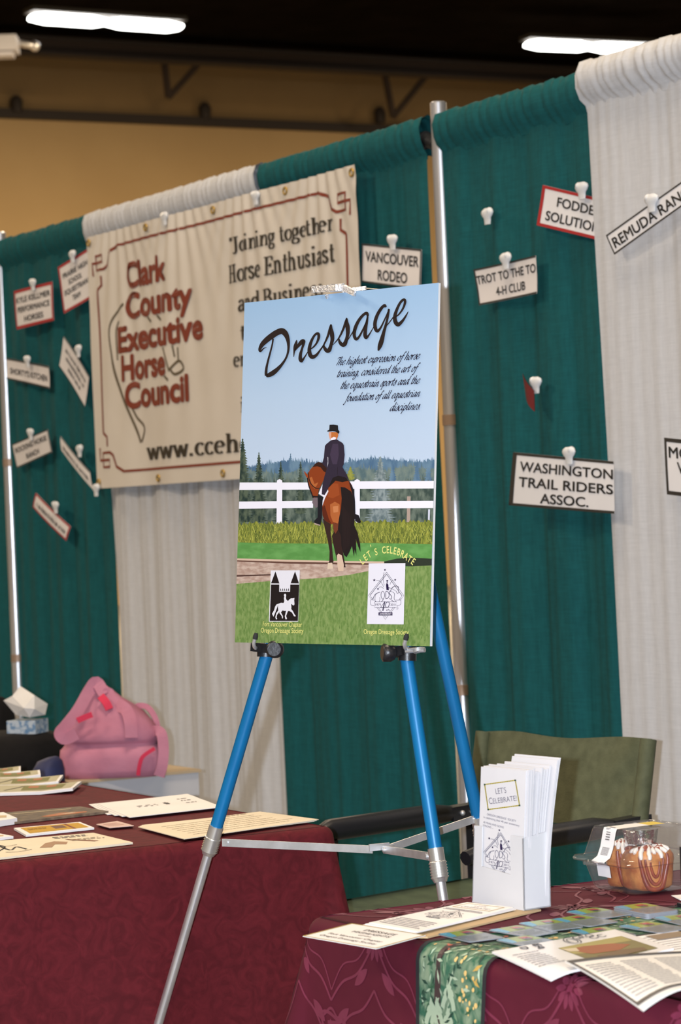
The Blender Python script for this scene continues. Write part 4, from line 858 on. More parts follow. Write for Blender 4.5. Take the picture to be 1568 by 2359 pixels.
for ia in range(-4, 6):
    for ib in range(-1, 8):
        x, y = ia*px_, ib*py_+(.5*py_ if ia % 2 else 0)-.02
        flower(x, y, .052 if ia % 2 else .036, ia % 2 == 1)
        for sg in (-1, 1):
            S2([(x+.07, y), (x+.10, y+sg*.03), (x+.12, y+sg*.075), (x+.17, y+sg*.12)], .004); S2([(x-.07, y), (x-.10, y+sg*.03), (x-.12, y+sg*.075), (x-.17, y+sg*.12)], .004)
            S2([(x+.085, y), (x+.125, y+sg*.03), (x+.14, y+sg*.075), (x+.185, y+sg*.115)], .0025)
            leaf(x+.10, y+sg*.065, .045, .008, sg*.9); leaf(x-.105, y+sg*.07, .045, .008, PI-sg*.9)
dm = dense(merge(pl), .02)
lim = lambda a, b_: -.42 < a < .9 and -.35 < b_ < 1.5 and not (a > .72)
V = dm[0]; Fk = [f for f in dm[1] if all(lim(*V[i]) for i in f)]
o.flat((V, Fk), CR_T.P, 1, .0009)
o = o.build('tablecloth', [M_clothR, M_motif]); tag(o, 'burgundy damask tablecloth on the right table in front of the easel', 'tablecloth')

# runner across the right table
def runner_mat():
    m = mat('garden_tapestry', (.03, .10, .06), .8, rgb2=(.20, .26, .17), scale=38, detail=6, distort=1.2, lo=.38, hi=.70, spec=.15); return m
M_run = runner_mat()
b0, b1 = .342, .512
RT_P = lambda a, b_, off=0.0: CR_T.P(a, b_, .003+off)
b = MB(); b.grid(lambda u, v: RT_P(-.36+1.02*u, b0+(b1-b0)*v), 120, 14)
run = tag(b.build('table_runner', M_run), 'green garden-scene tapestry runner with black edging across the right table', 'runner')
b = MB()
for q0, q1 in ((b0-.004, b0+.005), (b1-.005, b1+.004)): b.grid(lambda u, v: RT_P(-.36+1.02*u, q0+(q1-q0)*v, .0018), 120, 3)
b.build('black_edging', mat('black_braid', (.008, .008, .010), .8), run)
rnd = random.Random(9); cols = [ink(52, 92, 66), ink(120, 150, 118), ink(226, 190, 120), ink(206, 104, 82), ink(70, 56, 56), ink(168, 186, 160), ink(36, 66, 54), ink(196, 160, 84)]
groups = [[] for _ in cols]
for i in range(1100):
    a, b_ = rnd.uniform(-.35, .62), rnd.uniform(b0+.012, b1-.012); f = (b_-b0)/(b1-b0)
    if a < 0: k = 2 if (.62 < f < .9 and rnd.random() < .55) else 7 if (f > .6 and rnd.random() < .3) else rnd.choice((0, 0, 6, 6, 1, 5))
    else: k = 3 if (f < .45 and rnd.random() < .28) else rnd.choice((1, 5, 5, 0, 2, 6))
    L = rnd.uniform(.004, .011); an = rnd.uniform(0, 6.28)
    if k in (3, 2): groups[k].append(poly([(a+L*.45*math.cos(t)*rnd.uniform(.7, 1.1), b_+L*.45*math.sin(t)*rnd.uniform(.7, 1.1)) for t in [2*PI*j/7 for j in range(7)]]))
    else:
        c, s_ = math.cos(an), math.sin(an); groups[k].append(poly([(a+x*c-y*s_, b_+x*s_+y*c) for x, y in ((-L, 0), (0, L*.28), (L, 0), (0, -L*.28))]))
for a0 in (-.06, .02): groups[4].append(strip([(a0-.18, b0+.06, .004), (a0-.05, b0+.055, .006), (a0+.02, b0+.05, .005), (a0+.20, b0+.07, .002)], 0))
for i in range(20):       # pale fern sprays on the hanging end
    a, b_ = rnd.uniform(-.30, -.03), b0+rnd.uniform(.03, .09)
    for k in range(6): groups[5].append(strip([(a, b_, .0012), (a+.012*math.cos(k-2.5), b_+.010*(k-2.5)*.4, .0012), (a-.006+.02*math.cos(k-2.5), b_+.012*(k-2.5)*.5, .0006)], 0, True, 3))
b = MB()
for k, g in enumerate(groups):
    if g: b.flat(dense(merge(g), .012), RT_P, k, .0007+.00015*k)
b.build('garden_picture', cols, run)

# ------------------------------------------------------------------ papers on the tables
def sheet(pts, z, name, m, lab, cat, group=None, th=.0012, fn=None, lift=None, parent=None, nu=10, nv=6, droop=None):
    """a sheet or thin stack lying on a table; pts are picture corners TL TR BR BL measured on the table plane"""
    C4 = [onZ(x, y, z) for x, y in pts]
    def mp(u, v, o=0.0):
        p = (C4[3]*(1-u)+C4[2]*u)*(1-v)+(C4[0]*(1-u)+C4[1]*u)*v
        h = (lift(u, v) if lift else 0)+(droop(p) if droop else 0)
        return Vector((p.x, p.y, p.z+o+h))
    b = MB(); b.grid(lambda u, v: mp(u, v, th), nu, nv); b.grid(lambda u, v: mp(1-u, v, 0), nu, nv)
    for fx in (lambda k: (k, 0), lambda k: (1, k), lambda k: (1-k, 1), lambda k: (0, 1-k)):
        b.grid(lambda u, v: mp(*fx(u), th*v), max(nu, nv), 1, smooth=False)
    o = tag(b.build(name, m), lab, cat, group)
    return o, lambda x, y, off=0.0: mp(x, y, th+.0004+off)
def prints(o, mp, name, items):
    """items: (2D shape, material)"""
    b = MB(); ms = []
    for i, (d2, m) in enumerate(items):
        if m not in ms: ms.append(m)
        b.flat(dense(d2, .12), mp, ms.index(m), .00012*i)
    return b.build(name, ms, o)
def rows(x0, x1, ys, h, seed=0, gap=.02):
    """lines of small print"""
    r = random.Random(seed); out = []
    for y in ys:
        x = x0; e = x1-r.uniform(0, .15)*(x1-x0)
        while x < e: L = r.uniform(.02, .06); out.append(rect(x, y, min(x+L, e), y+h)); x += L+gap*.6
    return merge(out)
T1, T2 = TZ+.0012, TZ+.004
grey = ink(120, 112, 112); olive = ink(128, 126, 70); rose = ink(190, 120, 84)
# left table
g4 = 'fanned programmes on the left table'
labs = ('fanned programme nearest the viewer in the row of four at left table edge', 'second fanned programme from the front at the left table edge', 'third fanned programme from the front at the left table edge', 'farthest fanned programme at the left table edge, beside the dark clothing')
for i, (pts, lab) in enumerate(zip((((-70, 1817), (188, 1812), (168, 1828), (-80, 1836)), ((-80, 1800), (146, 1797), (135, 1812), (-90, 1820)), ((-90, 1785), (92, 1785), (94, 1796), (-95, 1803)), ((-100, 1777), (48, 1776), (48, 1786), (-100, 1790))), labs)):
    o, mp = sheet(pts, T1, 'programme', M_paper, lab, 'programme', g4, th=.006, lift=lambda u, v: .006*max(0, u-.7)/.3)
    prints(o, mp, 'cover_picture', [(rect(0, .12, .97, .98), ink(196, 190, 160)), (rect(.5, .25, .88, .85), olive), (rect(.55, .55, .8, .8), rose), (strip([(.35, .3), (.45, .6), (.5, .8)], .03), ink(90, 80, 60))])
g5 = 'fan of white sheets on the left table'
for i in range(4):
    dx = -17*i
    pts = ((225+dx*.4, 1853+.3*i), (432-8*i, 1830+1.2*i), (512-12*i, 1860+.8*i), (298+dx, 1884-2.2*i))
    o, mp = sheet(pts, T1+.0045-.0014*i, 'white_sheet', M_paper, 'topmost white sheet of the fan beyond the yellow brochure, with a small black emblem' if i == 0 else 'white sheet under the top one in the fan beyond the yellow brochure', 'sheet', g5, th=.0012)
    if i == 0: prints(o, mp, 'emblem_print', [(poly([(.60+.035*(1 if k % 2 else .6)*math.cos(2*PI*k/14), .56+.09*(1 if k % 2 else .6)*math.sin(2*PI*k/14)) for k in range(14)]), ink(60, 56, 60)), (rows(.78, .9, (.45, .6, .72), .03, 3), grey), (rows(.28, .5, (.5, .56), .03, 4, .06), ink(170, 164, 164))])
gc = 'stack of cream forms on the left table'
for i in range(3):
    o, mp = sheet(((318+4*i, 1906-2*i), (598+3*i, 1871+i), (734-5*i, 1889+2*i), (424+3*i, 1934-2*i)), T1+.0042-.0016*i, 'cream_form', M_cream, 'topmost cream form on the left table beside the easel leg' if i == 0 else 'cream form under the top one beside the easel leg', 'form', gc, th=.0014)
    if i == 0: prints(o, mp, 'form_print', [(rows(.12, .92, [.15+.11*k for k in range(7)], .02, 5, .01), ink(206, 190, 160)), (rows(.62, .9, (.93,), .03, 6), ink(170, 150, 120))])
o, mp = sheet(((-25, 1880), (185, 1863), (250, 1874), (25, 1900)), T1, 'dark_brochure', mat('dark_print', (.10, .075, .055), .35, rgb2=(.22, .16, .11), scale=60), 'dark printed brochure at the left edge beyond the yellow brochure', 'brochure', th=.005)
prints(o, mp, 'cover_print', [(rows(.12, .85, (.72,), .07, 8, .006), ink(196, 180, 150)), (poly([(.35, .2), (.6, .38), (.85, .25), (.8, .12), (.4, .1)]), ink(190, 120, 84)), (poly([(.5, .22), (.7, .3), (.72, .18)]), ink(214, 196, 170))])
o, mp = sheet(((32, 1912), (184, 1898), (217, 1911), (60, 1928)), T1, 'yellow_brochure', M_paper, 'small white brochure with a yellow cover panel on the left table', 'brochure', th=.004)
prints(o, mp, 'cover_print', [(rect(.08, .12, .95, .9), ink(206, 160, 40)), (rect(.5, .35, .68, .75), ink(120, 84, 70)), (rect(.72, .12, .76, .9), ink(140, 70, 40)), (rows(.14, .45, (.5, .62), .06, 2), ink(150, 110, 40))])
gk = 'small stack of calling cards on the left table'
for i in range(3):
    o, mp = sheet(((222+i, 1900), (270, 1892.5), (308, 1903), (252+i, 1908)), T1+.0036-.0013*i, 'calling_card', ink(226, 196, 186) if i == 0 else ink(120, 110, 124), 'pinkish calling card on top of the small stack on the left table' if i == 0 else 'calling card under the pinkish top card on the left table', 'card', gk, th=.0012)
    if i == 0: prints(o, mp, 'card_print', [(rows(.15, .85, (.3, .5, .68), .06, 11), ink(190, 130, 120))])
o, mp = sheet(((-55, 1946), (215, 1923), (306, 1945), (-45, 1986)), T1, 'horse_flyer', M_cream, 'cream flyer with a brown horse sketch at the front edge of the left table', 'flyer', th=.004)
prints(o, mp, 'flyer_print', [(poly([(.42, .3), (.5, .55), (.58, .62), (.66, .5), (.62, .35), (.55, .42), (.5, .25)]), ink(176, 140, 110)), (poly([(.68, .7), (.74, .62), (.86, .36), (.82, .34), (.7, .58)]), ink(140, 90, 66)), (rows(.62, .9, (.78, .86), .04, 13), grey), (rows(.7, .95, (.52, .6), .03, 14), ink(180, 164, 140)),
     (merge([strip([(.12, .3), (.2, .55), (.16, .7), (.22, .35), (.28, .5), (.33, .3)], .014), strip([(.18, .25), (.26, .2), (.36, .25)], .012), strip([(.14, .62), (.24, .6), (.3, .64)], .01)]), ink(40, 32, 36))])
for pts, lab, th in ((((-60, 1893), (8, 1884), (40, 1898), (-50, 1912)), 'white booklet at the left edge between the dark and yellow brochures', .012), (((-60, 1932), (0, 1926), (31, 1932), (-50, 1942)), 'white leaflet at the left edge below the yellow brochure', .005)):
    o, mp = sheet(pts, T1, 'booklet', M_paper, lab, 'booklet', 'white booklets at the left edge', th=th)
    prints(o, mp, 'cover_print', [(poly([(.55, .35), (.75, .6), (.9, .5), (.8, .25)]), ink(214, 190, 150))])
# right table
def gold_sheet(pts, z, lab, th=.001, **k):
    o, mp = sheet(pts, z, 'gold_bordered_flyer', M_paper, lab, 'flyer', th=th, **k); return o, mp
o, mp = gold_sheet(((810, 2129), (980, 2156), (866, 2187), (697, 2158)), TZ+.008, 'gold-bordered flyer overhanging the left corner of the right table')
b = MB(); b.flat(dense(frame2(0, 0, 1, 1, .018, .022), .1), mp, 0, 0); b.build('gold_border', M_gold, o)
b = MB()     # the writing runs towards the far edge of the table
mq = lambda x, y, off=0.0: mp(1-y*1.0 if False else x, y, off)
for s, u0, u1, v, h in (('DRESSAGE', .34, .76, .72, .10), ('HIGHLIGHTS', .28, .78, .57, .09), ('of the', .45, .62, .45, .06), ('Fort Vancouver Chapter', .14, .86, .30, .08), ('Oregon Dressage Society', .12, .88, .15, .08)): b.flat(text_fit(s, u0, u1, v, h, .01), mp, 0, .0002)
b.build('flyer_lettering', ink(96, 84, 76), o)
o, mp = sheet(((840, 2160), (1150, 2086), (1246, 2099), (985, 2162)), TZ+.0012, 'manila_folder', mat('manila', (.42, .30, .16), .7, rgb2=(.46, .33, .18), scale=20), 'tan folder lying under the white flyers by the brochure holder', 'folder', th=.0025)
gw = 'white celebration flyers by the brochure holder'
for i in range(3):
    pts = ((1076-4*i, 2080+i), (1182+3*i, 2092+2*i), (962-5*i, 2148+2*i), (850-9*i, 2127+3*i))
    o, mp = sheet(pts, TZ+.0085-.0015*i, 'celebration_flyer', M_paper, 'topmost white celebration flyer lying in front of the brochure holder' if i == 0 else 'white celebration flyer under the top one in front of the brochure holder', 'flyer', gw, th=.0012)
    if i == 0:
        b = MB(); b.flat(dense(frame2(.10, .79, .90, .96, .018, .008), .1), mp, 0, .0001); b.build('gold_border', M_gold, o)
        b = MB(); em = lambda x, y, off=0.0: mp(.5+(x-600)/1350, .52-(y-1090)/4300, off); ods_emblem(b, em, .0002, 12)
        b.build('society_emblem', [ink(90, 84, 92), ink(40, 34, 44), ink(224, 222, 226)], o)
        b = MB(); b.flat(text_fit("LET'S", .38, .62, .885, .035, 0), mp, 0, .0002); b.flat(text_fit('CELEBRATE!', .20, .80, .825, .035, 0), mp, 0, .0002); b.flat(rows(.08, .92, (.06, .10, .14, .18, .22, .26, .73, .70), .012, 21, .008), mp, 0, .0002); b.build('flyer_lettering', ink(140, 132, 136), o)
# glossy newspapers hanging over the front edge at right
def droop(p):
    a = (p-CRc).dot(ND); return -1.1*max(0.0, .012-a)**1.6 if a < .012 else 0.0
def wavy(u, v): return .006*math.sin(PI*u)*(v)
o, mp = sheet(((1133, 2197), (1416, 2146), (1552, 2196), (1268, 2250)), TZ+.008, 'newsletter', mat('glossy_paper', (.74, .72, .71), .22, rgb2=(.76, .74, .73), scale=6), 'glossy white newsletter with a brown photo, curling over the right table edge', 'newsletter', th=.003, droop=droop, lift=lambda u, v: .010*max(0, u-.6)*(1-v), nu=20, nv=12)
prints(o, mp, 'cover_photo', [(rect(.40, .10, .92, .72), ink(120, 110, 60)), (poly([(.40, .72), (.40, .45), (.5, .40), (.7, .55), (.9, .5), (.92, .72)]), ink(160, 150, 84)), (poly([(.42, .60), (.55, .66), (.75, .55), (.84, .40), (.70, .30), (.5, .35)]), ink(150, 84, 44)), (poly([(.5, .28), (.7, .30), (.86, .22), (.84, .12), (.5, .14)]), ink(110, 84, 50)), (poly([(.40, .66), (.50, .62), (.47, .50), (.41, .54)]), ink(206, 190, 160))])
b = MB(); mp2 = lambda x, y, off=0.0: mp(x, y, off)
def rot90(d2, x, y, h, k): return [(x+yy*-h*.0+yy*0+(-yy)*0+0, 0) for xx, yy in d2[0]], d2[1]
def lay_text(s, u, v0, v1, h, bold=.01):      # text running across the sheet
    d = text(s, bold); a, c, _, _ = bounds(d); k = (v1-v0)/(c-a); return [(u+yy*h, v1-(x-a)*k) for x, yy in d[0]], d[1]
for s, u, v0, v1, h in (('Eq', .30, .80, .97, .055), ('D', .19, .86, .95, .055)): b.flat(lay_text(s, u, v0, v1, h, .03), mp, 0, .0006)
for s, u0, u1, v in (('GRO', .62, .78, .88), ('CC', .72, .84, .80)): b.flat(dense(text_fit(s, u0, u1, v, .11, -.0), .05), mp, 0, .0006)
b.flat(dense(rows(.05, .26, (.30, .36, .42, .48, .54, .60, .66, .74), .014, 31, .008), .05), mp, 0, .0005); b.flat(dense(merge([strip(ring(.58, .86, .05, .12), .008, False), strip(ring(.58, .86, .03, .08), .008, False)]), .03), mp, 0, .0006)
b.build('newsletter_lettering', ink(74, 70, 72), o)
o, mp = sheet(((1302, 2224), (1640, 2186), (1740, 2250), (1480, 2308)), TZ+.0135, 'newspaper', mat('newsprint', (.62, .60, .57), .6, rgb2=(.66, .64, .60), scale=10), 'dark-bordered newspaper page at the lower right, lying over the newsletter', 'newspaper', th=.0022, droop=droop, lift=lambda u, v: .004*math.sin(3*u+1), nu=20, nv=12)
b = MB(); b.flat(dense(merge([rect(.0, .93, 1, .99), rect(.0, .06, .018, .99), rect(.0, .06, 1, .10)]), .06), mp, 0, .0004); b.build('dark_border', ink(70, 64, 60), o)
b = MB(); b.flat(dense(merge([rows(.05+.24*c, .25+.24*c, [.16+.05*k for k in range(14)], .016, 40+c, .006) for c in range(4)]), .06), mp, 0, .0004); b.build('newspaper_print', ink(176, 172, 170), o)
o, mp = sheet(((1436, 2163), (1560, 2146), (1690, 2176), (1540, 2200)), TZ+.005, 'printed_leaflet', M_paper, 'white printed leaflet at right, partly under the glossy newsletter', 'leaflet', th=.001)
prints(o, mp, 'leaflet_print', [(rows(.06, .94, [.15+.1*k for k in range(8)], .02, 51, .006), grey), (rect(.35, .68, .98, .95), ink(140, 120, 96))])
o, mp = sheet(((1546, 2064), (1600, 2060), (1620, 2072), (1566, 2074)), TZ+.0012, 'paper_slip', M_paper, 'white slip of paper at the right edge below the plastic clamshell', 'slip', th=.001)
# trail cards
def card_template():
    r = MB(); L, Wd, Rr = .090, .056, .006; out = []
    for cx, cy, a0 in ((L/2-Rr, Wd/2-Rr, 0), (-L/2+Rr, Wd/2-Rr, 90), (-L/2+Rr, -Wd/2+Rr, 180), (L/2-Rr, -Wd/2+Rr, 270)):
        for k in range(5): a = math.radians(a0+22.5*k); out.append((cx+Rr*math.cos(a), cy+Rr*math.sin(a)))
    r.loft([[Vector((x, y, 0)) for x, y in out], [Vector((x, y, .0009)) for x, y in out]], 0, smooth=False)
    return r, out
def make_card(lab):
    r, out = card_template()
    o = r.build('trail_card', M_cardside, None, Vector((0, 0, 0))); tag(o, lab, 'card', 'glossy blue and green cards on the right table')
    b = MB(); mp = lambda x, y, off=0.0: Vector((x, y, .00095+off)); cl = [ink(120, 128, 132), ink(92, 168, 206), ink(148, 170, 64), ink(176, 48, 44), ink(60, 62, 64), ink(150, 156, 158)]
    # far end carries the picture, the near end is grey with small print
    b.flat(poly(out), mp, 0, 0); L, Wd = .090, .056
    arc = [(-L/2+.001, y) for y in (-Wd/2+.004, Wd/2-.004)]
    b.flat(poly([(-L/2+.006, -Wd/2+.001), (-.008, -Wd/2+.001), (-.008, Wd/2-.001), (-L/2+.006, Wd/2-.001), (-L/2+.001, Wd/2-.006), (-L/2+.001, -Wd/2+.006)]), mp, 2, .00008)
    b.flat(poly([(-L/2+.006, -Wd/2+.001), (-.004, -Wd/2+.001), (-.006, -Wd/2+.010), (-.018, -Wd/2+.014), (-L/2+.004, -Wd/2+.018), (-L/2+.001, -Wd/2+.016), (-L/2+.001, -Wd/2+.006)]), mp, 1, .00016)
    b.flat(rect(-.036, .004, -.018, .018), mp, 3, .00024); b.flat(rect(-.024, .002, -.012, .014), mp, 4, .00030); b.flat(merge([rect(.0+.006*k, -.02+.003*(k % 2), .002+.006*k, .018-.004*(k % 3)) for k in range(6)]), mp, 5, .00024)
    b.build('card_picture', [gloss(m, .18) for m in cl], o)
    return o
_gl = {}
def gloss(m, r):
    if m.name not in _gl:
        k = m.copy(); k.name = m.name+'_gloss'; k.node_tree.nodes['Principled BSDF'].inputs['Roughness'].default_value = r; k.node_tree.nodes['Principled BSDF'].inputs['Specular IOR Level'].default_value = .5; _gl[m.name] = k
    return _gl[m.name]
M_cardside = ink(150, 152, 160)
spots = [(1083, 2157, -2, 0, 'glossy card nearest the gold-bordered flyer, at the left end of the runner'), (1205, 2146, 6, 0, 'glossy card between the leftmost card and the one with a shining corner'), (1268, 2132, -3, .001, 'glossy card with a shining corner, middle of the upper row of cards'),
         (1345, 2122, 4, 0, 'glossy card with a bright upper edge, right end of the upper row of cards'), (1222, 2170, 2, 0, 'glossy card just above the left end of the glossy newsletter'), (1388, 2150, -4, 0, 'glossy card half hidden behind the upper edge of the glossy newsletter'),
         (1380, 2104, 3, 0, 'glossy card half under the black edging, below the plastic clamshell'), (1505, 2137, 5, 0, 'glossy card between the card stack and the printed leaflet'), (1578, 2120, -6, 0, 'glossy card cut by the right edge of the picture')]
base_yaw = math.atan2(WD.y, WD.x)
proto = None
for x, y, dy, dz, lab in spots:
    p = onZ(x, y, TZ+.0062+dz)
    if proto is None: proto = make_card(lab); c = proto
    else: c = dup(proto); c['label'] = lab
    c.location = p; c.rotation_euler = (0, 0, base_yaw+math.radians(dy))
for k in range(9):
    p = onZ(1487, 2098, TZ+.0075); c = dup(proto); c.location = (p.x+.0006*math.sin(k*2.1), p.y, TZ+.0012+k*.0011); c.rotation_euler = (0, 0, base_yaw+math.radians(-3+.5*math.sin(k*1.7)))
    c['label'] = 'top glossy card of the stack in front of the plastic clamshell' if k == 8 else 'glossy card under the top one in the stack before the plastic clamshell'
    c['group'] = 'stack of glossy cards on the right table'
# ------------------------------------------------------------------ brochure holder with brochures
H1 = onZ(1207, 2098, TZ+.004); fd = Vector((math.cos(math.radians(-56)), math.sin(math.radians(-56)), 0)); sdv = Vector((-fd.y, fd.x, 0))
HW, HD = .118, .050; H0 = H1-fd*HW; HB0 = TZ+.0040
def hP(u, d, h): return H0+fd*u+sdv*(d+.03*h)+ZU*(h-.0) - fd*(.06*(.13-h))*(1-u/HW)*1.2
def slab(b, quads, th=.0022):
    pass
M_hold = mat('white_card_holder', (.50, .50, .515), .42, rgb2=(.53, .53, .545), scale=8, spec=.3)
b = MB(); hz = .112
def panel(pts, nrm, th=.002):
    """thin panel from a polygon in (u,d,h)"""
    P = [hP(*p) for p in pts]; n = len(P); tri = tessellate_polygon([P]); o = [p+nrm*th for p in P]
    b.add(P+o, [tuple(t) for t in tri]+[tuple(i+n for i in t) for t in tri]+[(i, (i+1) % n, (i+1) % n+n, i+n) for i in range(n)], 0, False)
panel([(0, 0, 0), (HW, 0, 0), (HW, 0, hz-.004), (.088, 0, hz-.004), (.088, 0, .050), (.020, 0, .056), (.020, 0, hz+.004), (0, 0, hz+.004)], sdv)
panel([(HW, 0, 0), (HW, HD, 0), (HW, HD, hz), (HW, 0, hz-.006)], -fd); panel([(0, 0, 0), (0, HD, 0), (0, HD, hz), (0, 0, hz)], fd)
panel([(0, HD, 0), (HW, HD, 0), (HW, HD, hz+.004), (0, HD, hz+.004)], -sdv); panel([(0, 0, 0), (HW, 0, 0), (HW, HD, 0), (0, HD, 0)], ZU)
tag(b.build('brochure_holder', M_hold), 'white open-front brochure holder standing on the right table', 'brochure holder')
gb = 'celebration brochures in the holder'
M_bro = mat('brochure_paper', (.54, .53, .545), .65, rgb2=(.57, .56, .575), scale=9, spec=.2)
def bro(d, lean, htop, u0=.008, wd=.101, th=.0026, h0=.004):
    def q(u, v, o): h = h0+(htop-h0)*v; return hP(u0+wd*u, d+lean*v*v+o, 0)*1.0 + (hP(u0, 0, h)-hP(u0, 0, 0)) 
    return q
def brochure_mesh(q, th):
    b = MB(); b.grid(lambda u, v: q(u, v, 0), 8, 12); b.grid(lambda u, v: q(1-u, v, th), 8, 12)
    for fx in (lambda k: (k, 0), lambda k: (1, k), lambda k: (1-k, 1), lambda k: (0, 1-k)): b.grid(lambda u, v: q(*fx(u), th*v), 12, 1, smooth=False)
    return b
q0 = bro(.0035, .001, .205); o = brochure_mesh(q0, .0022).build('brochure', M_bro)
tag(o, "front brochure in the holder, reading LET'S CELEBRATE in a gold frame", 'brochure', gb)
mp = lambda x, y, off=0.0: q0(x, y, -.0003-off)
def bz(x, y): return (x-62)/700.0, 1-(y-140)/2100.0      # enlargement pixels -> brochure fractions
zb_ = lambda d2: ([bz(x, y) for x, y in d2[0]], d2[1])
b = MB(); fr = [(130, 415), (608, 300), (685, 680), (198, 800)]
def quadpt(u, v): return tuple((fr[3][k]*(1-u)+fr[2][k]*u)*(1-v)+(fr[0][k]*(1-u)+fr[1][k]*u)*v for k in (0, 1))
b.flat(zb_(merge([strip([fr[i], fr[(i+1) % 4]], 17, False) for i in range(4)])), mp, 0, 0)
dots = []
for i in range(4):
    for k in range(18): x = fr[i][0]+(fr[(i+1) % 4][0]-fr[i][0])*(k+.5)/18; y = fr[i][1]+(fr[(i+1) % 4][1]-fr[i][1])*(k+.5)/18; dots.append(rect(x-6, y-6, x+6, y+6))
b.flat(zb_(merge(dots+[rect(x-13, y-13, x+13, y+13) for x, y in fr])), mp, 1, .0001); b.build('gold_frame', [ink(200, 178, 50), ink(58, 84, 70)], o)
b = MB()
def onfr(s, u0, u1, v, h): d = text_fit(s, u0, u1, v, h, -.004); return ([quadpt(x, y) for x, y in d[0]], d[1])
b.flat(zb_(onfr("LET'S", .32, .66, .56, .24)), mp, 0, .0001); b.flat(zb_(onfr('C', .06, .17, .20, .27)), mp, 0, .0001); b.flat(zb_(onfr('ELEBRATE!', .19, .95, .20, .22)), mp, 0, .0001)
def bline2(s, x0_, x1_, y0_, y1_, h):
    d = text(s, .004); a, c, _, _ = bounds(d); k = (x1_-x0_)/(c-a); return [(x0_+(x-a)*k, y0_+(y1_-y0_)*(x-a)/(c-a)-yy*h) for x, yy in d[0]], d[1]
for s, x0_, x1_, y0_, y1_, h in (('OREGON DRESSAGE  SOCIETY', 180, 640, 890, 945, 34), ('is celebrating their 40 year anniversary', 130, 692, 940, 1008, 34), ('40 YEARS AND GOING', 128, 450, 1020, 1065, 32), ('STRONG ...', 124, 285, 1072, 1092, 32)): b.flat(zb_(bline2(s, x0_, x1_, y0_, y1_, h)), mp, 0, .0001)
b.build('brochure_lettering', ink(112, 108, 122), o)
b = MB(); eb = lambda x, y, off=0.0: mp(*bz(400+(x-600)*.535, 1135+(y-450)*.552+(x-600)*.02), off)
ods_emblem(b, eb, .0002, 12); b.build('society_emblem', [ink(100, 96, 116), ink(40, 28, 70), ink(222, 220, 228)], o)
rnd = random.Random(5); d = .0062
for k in range(13):
    last = k >= 11; th = rnd.uniform(.0018, .0030); d2 = d+th*.5; ht = .205+rnd.uniform(-.004, .003)+(.010 if last else 0)+.002*(k > 7)
    q = bro(d, .001+.0012*k+(.003 if last else 0), ht, u0=.008+rnd.uniform(-.002, .004)+(.006 if last else 0), th=th)
    ob = brochure_mesh(q, th).build('brochure', M_bro)
    tag(ob, 'white brochure rising tallest at the back of the holder' if last else 'white brochure packed behind the front one in the holder', 'brochure', gb); d += th+.0006

# ------------------------------------------------------------------ plastic clamshell with two cinnamon rolls
def clear_plastic():
    m = bpy.data.materials.new('clear_plastic'); m.use_nodes = True; nt = m.node_tree; nt.nodes.clear()
    out = nt.nodes.new('ShaderNodeOutputMaterial'); mx = nt.nodes.new('ShaderNodeMixShader'); tr = nt.nodes.new('ShaderNodeBsdfTransparent'); gl = nt.nodes.new('ShaderNodeBsdfGlossy'); fr_ = nt.nodes.new('ShaderNodeMapRange'); lw_ = nt.nodes.new('ShaderNodeLayerWeight'); pw_ = nt.nodes.new('ShaderNodeMath'); pw_.operation = 'POWER'; pw_.inputs[1].default_value = 3.5; nt.links.new(lw_.outputs['Facing'], pw_.inputs[0]); nt.links.new(pw_.outputs[0], fr_.inputs[0]); fr_.inputs[3].default_value = .055; fr_.inputs[4].default_value = .55
    df = nt.nodes.new('ShaderNodeBsdfDiffuse'); mx2 = nt.nodes.new('ShaderNodeMixShader')
    tc = nt.nodes.new('ShaderNodeTexCoord'); nz = nt.nodes.new('ShaderNodeTexNoise'); nz.inputs['Scale'].default_value = 60; bp = nt.nodes.new('ShaderNodeBump'); bp.inputs['Strength'].default_value = .3; bp.inputs['Distance'].default_value = .002
    nt.links.new(tc.outputs['Object'], nz.inputs['Vector']); nt.links.new(nz.outputs['Fac'], bp.inputs['Height']); nt.links.new(bp.outputs['Normal'], gl.inputs['Normal'])
    tr.inputs[0].default_value = (.96, .96, .96, 1); gl.inputs['Roughness'].default_value = .08; df.inputs[0].default_value = (.6, .58, .56, 1)
    mx2.inputs[0].default_value = .055; nt.links.new(tr.outputs[0], mx2.inputs[1]); nt.links.new(df.outputs[0], mx2.inputs[2])
    nt.links.new(fr_.outputs[0], mx.inputs[0]); nt.links.new(mx2.outputs[0], mx.inputs[1]); nt.links.new(gl.outputs[0], mx.inputs[2]); nt.links.new(mx.outputs[0], out.inputs[0]); return m
M_clear = clear_plastic()
cf = onZ(1456, 2067, TZ+.0012)         # near left corner of the base
cang = math.atan2(ND.y, ND.x)-math.radians(3); ca = Vector((math.cos(cang), math.sin(cang), 0)); cb = Vector((ca.y, -ca.x, 0))
BS = .118; cc = cf+ca*(BS/2)-cb*(BS/2)
def cP(x, y, h): return cc+ca*x+cb*y+ZU*h
def rsq(r, h, rc, n=6, flute=0.0, rx=None):
    out = []; rx = rx or r
    for k, (sx, sy) in enumerate(((1, -1), (1, 1), (-1, 1), (-1, -1))):
        for j in range(n+1):
            a = math.radians(-90+90*k+90*j/n); out.append((sx*(rx-rc)+rc*math.cos(a), sy*(r-rc)+rc*math.sin(a)))
    pts = []
    for i, (x, y) in enumerate(out):
        x2, y2 = out[(i+1) % len(out)]; m = 12 if math.hypot(x2-x, y2-y) > .02 else 1
        for j in range(m):
            X, Y = x+(x2-x)*j/m, y+(y2-y)*j/m; f = 1-flute*(j % 2)
            pts.append(cP(X*f, Y*f, h))
    return pts
